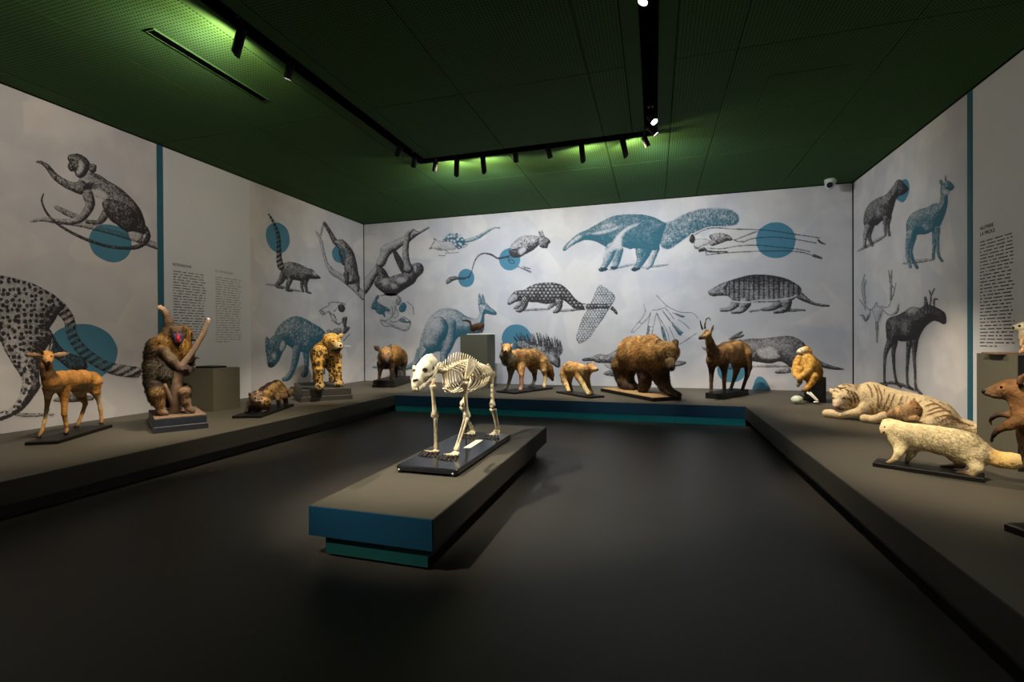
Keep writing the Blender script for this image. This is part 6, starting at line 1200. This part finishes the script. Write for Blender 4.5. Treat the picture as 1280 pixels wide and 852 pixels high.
for s_ in (-1, 1):
    hp_ = np.array([XC+s_*0.085, 3.955, 0.825]); pv.segs([(np.array([XC+s_*0.085, 3.80, 0.93]), 0.012), (np.array([XC+s_*0.07, 3.86, 0.905]), 0.018), (hp_, 0.024), (np.array([XC+s_*0.06, 4.05, 0.80]), 0.014)], BC); pv.segs([(np.array([XC+s_*0.105, 3.79, 0.905]), 0.009), (np.array([XC+s_*0.07, 3.86, 0.90]), 0.016)], BC)
    pv.segs([(hp_, 0.016), (np.array([XC+s_*0.02, 3.97, 0.765]), 0.012), (np.array([XC, 4.0, 0.76]), 0.012)], BC); pv.segs([(np.array([XC+s_*0.07, 3.87, 0.905]), 0.016), (np.array([XC, 3.89, 0.885]), 0.016)], BC)
pv.grow(None, None, name='pelvis', mat='bone')
sk = Beast('skull', '', '', (500, 430, 8.521), 0.0042, n='v'); sk.B0 = np.array([XC, 2.86, 0.9]); n_ = (CAM-sk.B0)*np.array([1, 1, 0]); sk.n = n_/np.linalg.norm(n_); sk.root = SK; sk.label = None; sk.axis = np.array([0, -1.0, 0]); sk.zt = HP
DK = (0.05, 0.03, 0.02); M['socket'] = plain('dark_bone_hollow', (0.03, 0.018, 0.012), 0.9)
sk.chain([(335, 190, 62, -0.04), (290, 205, 74, 0.01), (248, 262, 74, 0.05), (208, 330, 62, 0.10), (176, 400, 48, 0.15), (162, 448, 38, 0.17)], BC, k=0.02); sk.chain([(310, 265, 52, 0.0), (262, 340, 46, 0.06)], BC, k=0.02); sk.chain([(330, 120, 22, -0.05), (300, 140, 26, 0.0), (270, 170, 24, 0.04)], BC, k=0.02)
sk.chain([(385, 245, 20, -0.05), (345, 300, 17, 0.02), (290, 335, 17, 0.08), (245, 340, 20, 0.10)], BC, k=0.012); sk.chain([(150, 240, 18, 0.08), (150, 300, 16, 0.10)], BC, k=0.012)
def pk(V, N, c): return mott(V, c, 30, 0.15)
g = NT('skull_bone'); at = g.n('ShaderNodeVertexColor', layer_name='col'); nz = g.noise(30.0, 4.0); M['skullbone'] = g.fin(g.mix(g.mathn('MULTIPLY', g.ramp(nz, 0.4, 0.8), 0.35), at.outputs['Color'], (0.50, 0.42, 0.26)), 0.5, spec=0.35)
tmp = sk.grow(pk, None, name='skull', mat='skullbone')
for x_, y_, r_ in ((268, 282, 27), (149, 284, 17), (156, 392, 17), (181, 388, 16), (355, 262, 17)):       # hollows carved into the grown skull
    p_, n_ = sk.hit(x_, y_); rr = r_*sk.sc(p_); vd = (p_-CAM)/np.linalg.norm(p_-CAM); sk.segs([(p_-vd*rr*0.2, rr), (p_+vd*rr*0.8, rr*0.7)], DK, k=0.005, neg=True)
bpy.data.objects.remove(tmp); sk.grow(pk, None, name='skull', mat='skullbone')
jw = Beast('jaw', '', '', (500, 430, 8.521), 0.0042, n='v'); jw.B0, jw.n, jw.root, jw.label, jw.axis, jw.zt = sk.B0, sk.n, SK, None, sk.axis, HP
jw.chain([(385, 270, 20, -0.05), (350, 320, 30, -0.02), (295, 385, 28, 0.04), (232, 452, 25, 0.11), (185, 484, 20, 0.15), (155, 482, 15, 0.17)], BC, k=0.012); jw.chain([(210, 400, 20, 0.0), (150, 470, 18, 0.12), (150, 487, 14, 0.16)], BC, k=0.012)
jw.grow(pk, None, name='lower_jaw', mat='skullbone')
for i, (x_, y_, s_) in enumerate(((135, 468, 0.19), (150, 476, 0.20), (166, 478, 0.20), (182, 474, 0.19), (200, 460, 0.18))):
    p = sk.pt(x_, y_, s_); L = 0.012 if i in (1, 2) else 0.018; MB().tube([p+np.array([0, 0, 0.006]), p-np.array([0, 0, L*0.5]), p-np.array([0, 0, L])], [0.004, 0.0035, 0.0012], 6).build('tooth', M['bone'], SK, True)
MB().tube([(XC, 3.52, zb), (XC, 3.52, 0.75), (XC, 3.53, 0.95)], 0.005, 8).build('support_rod', M['black'], SK, True)
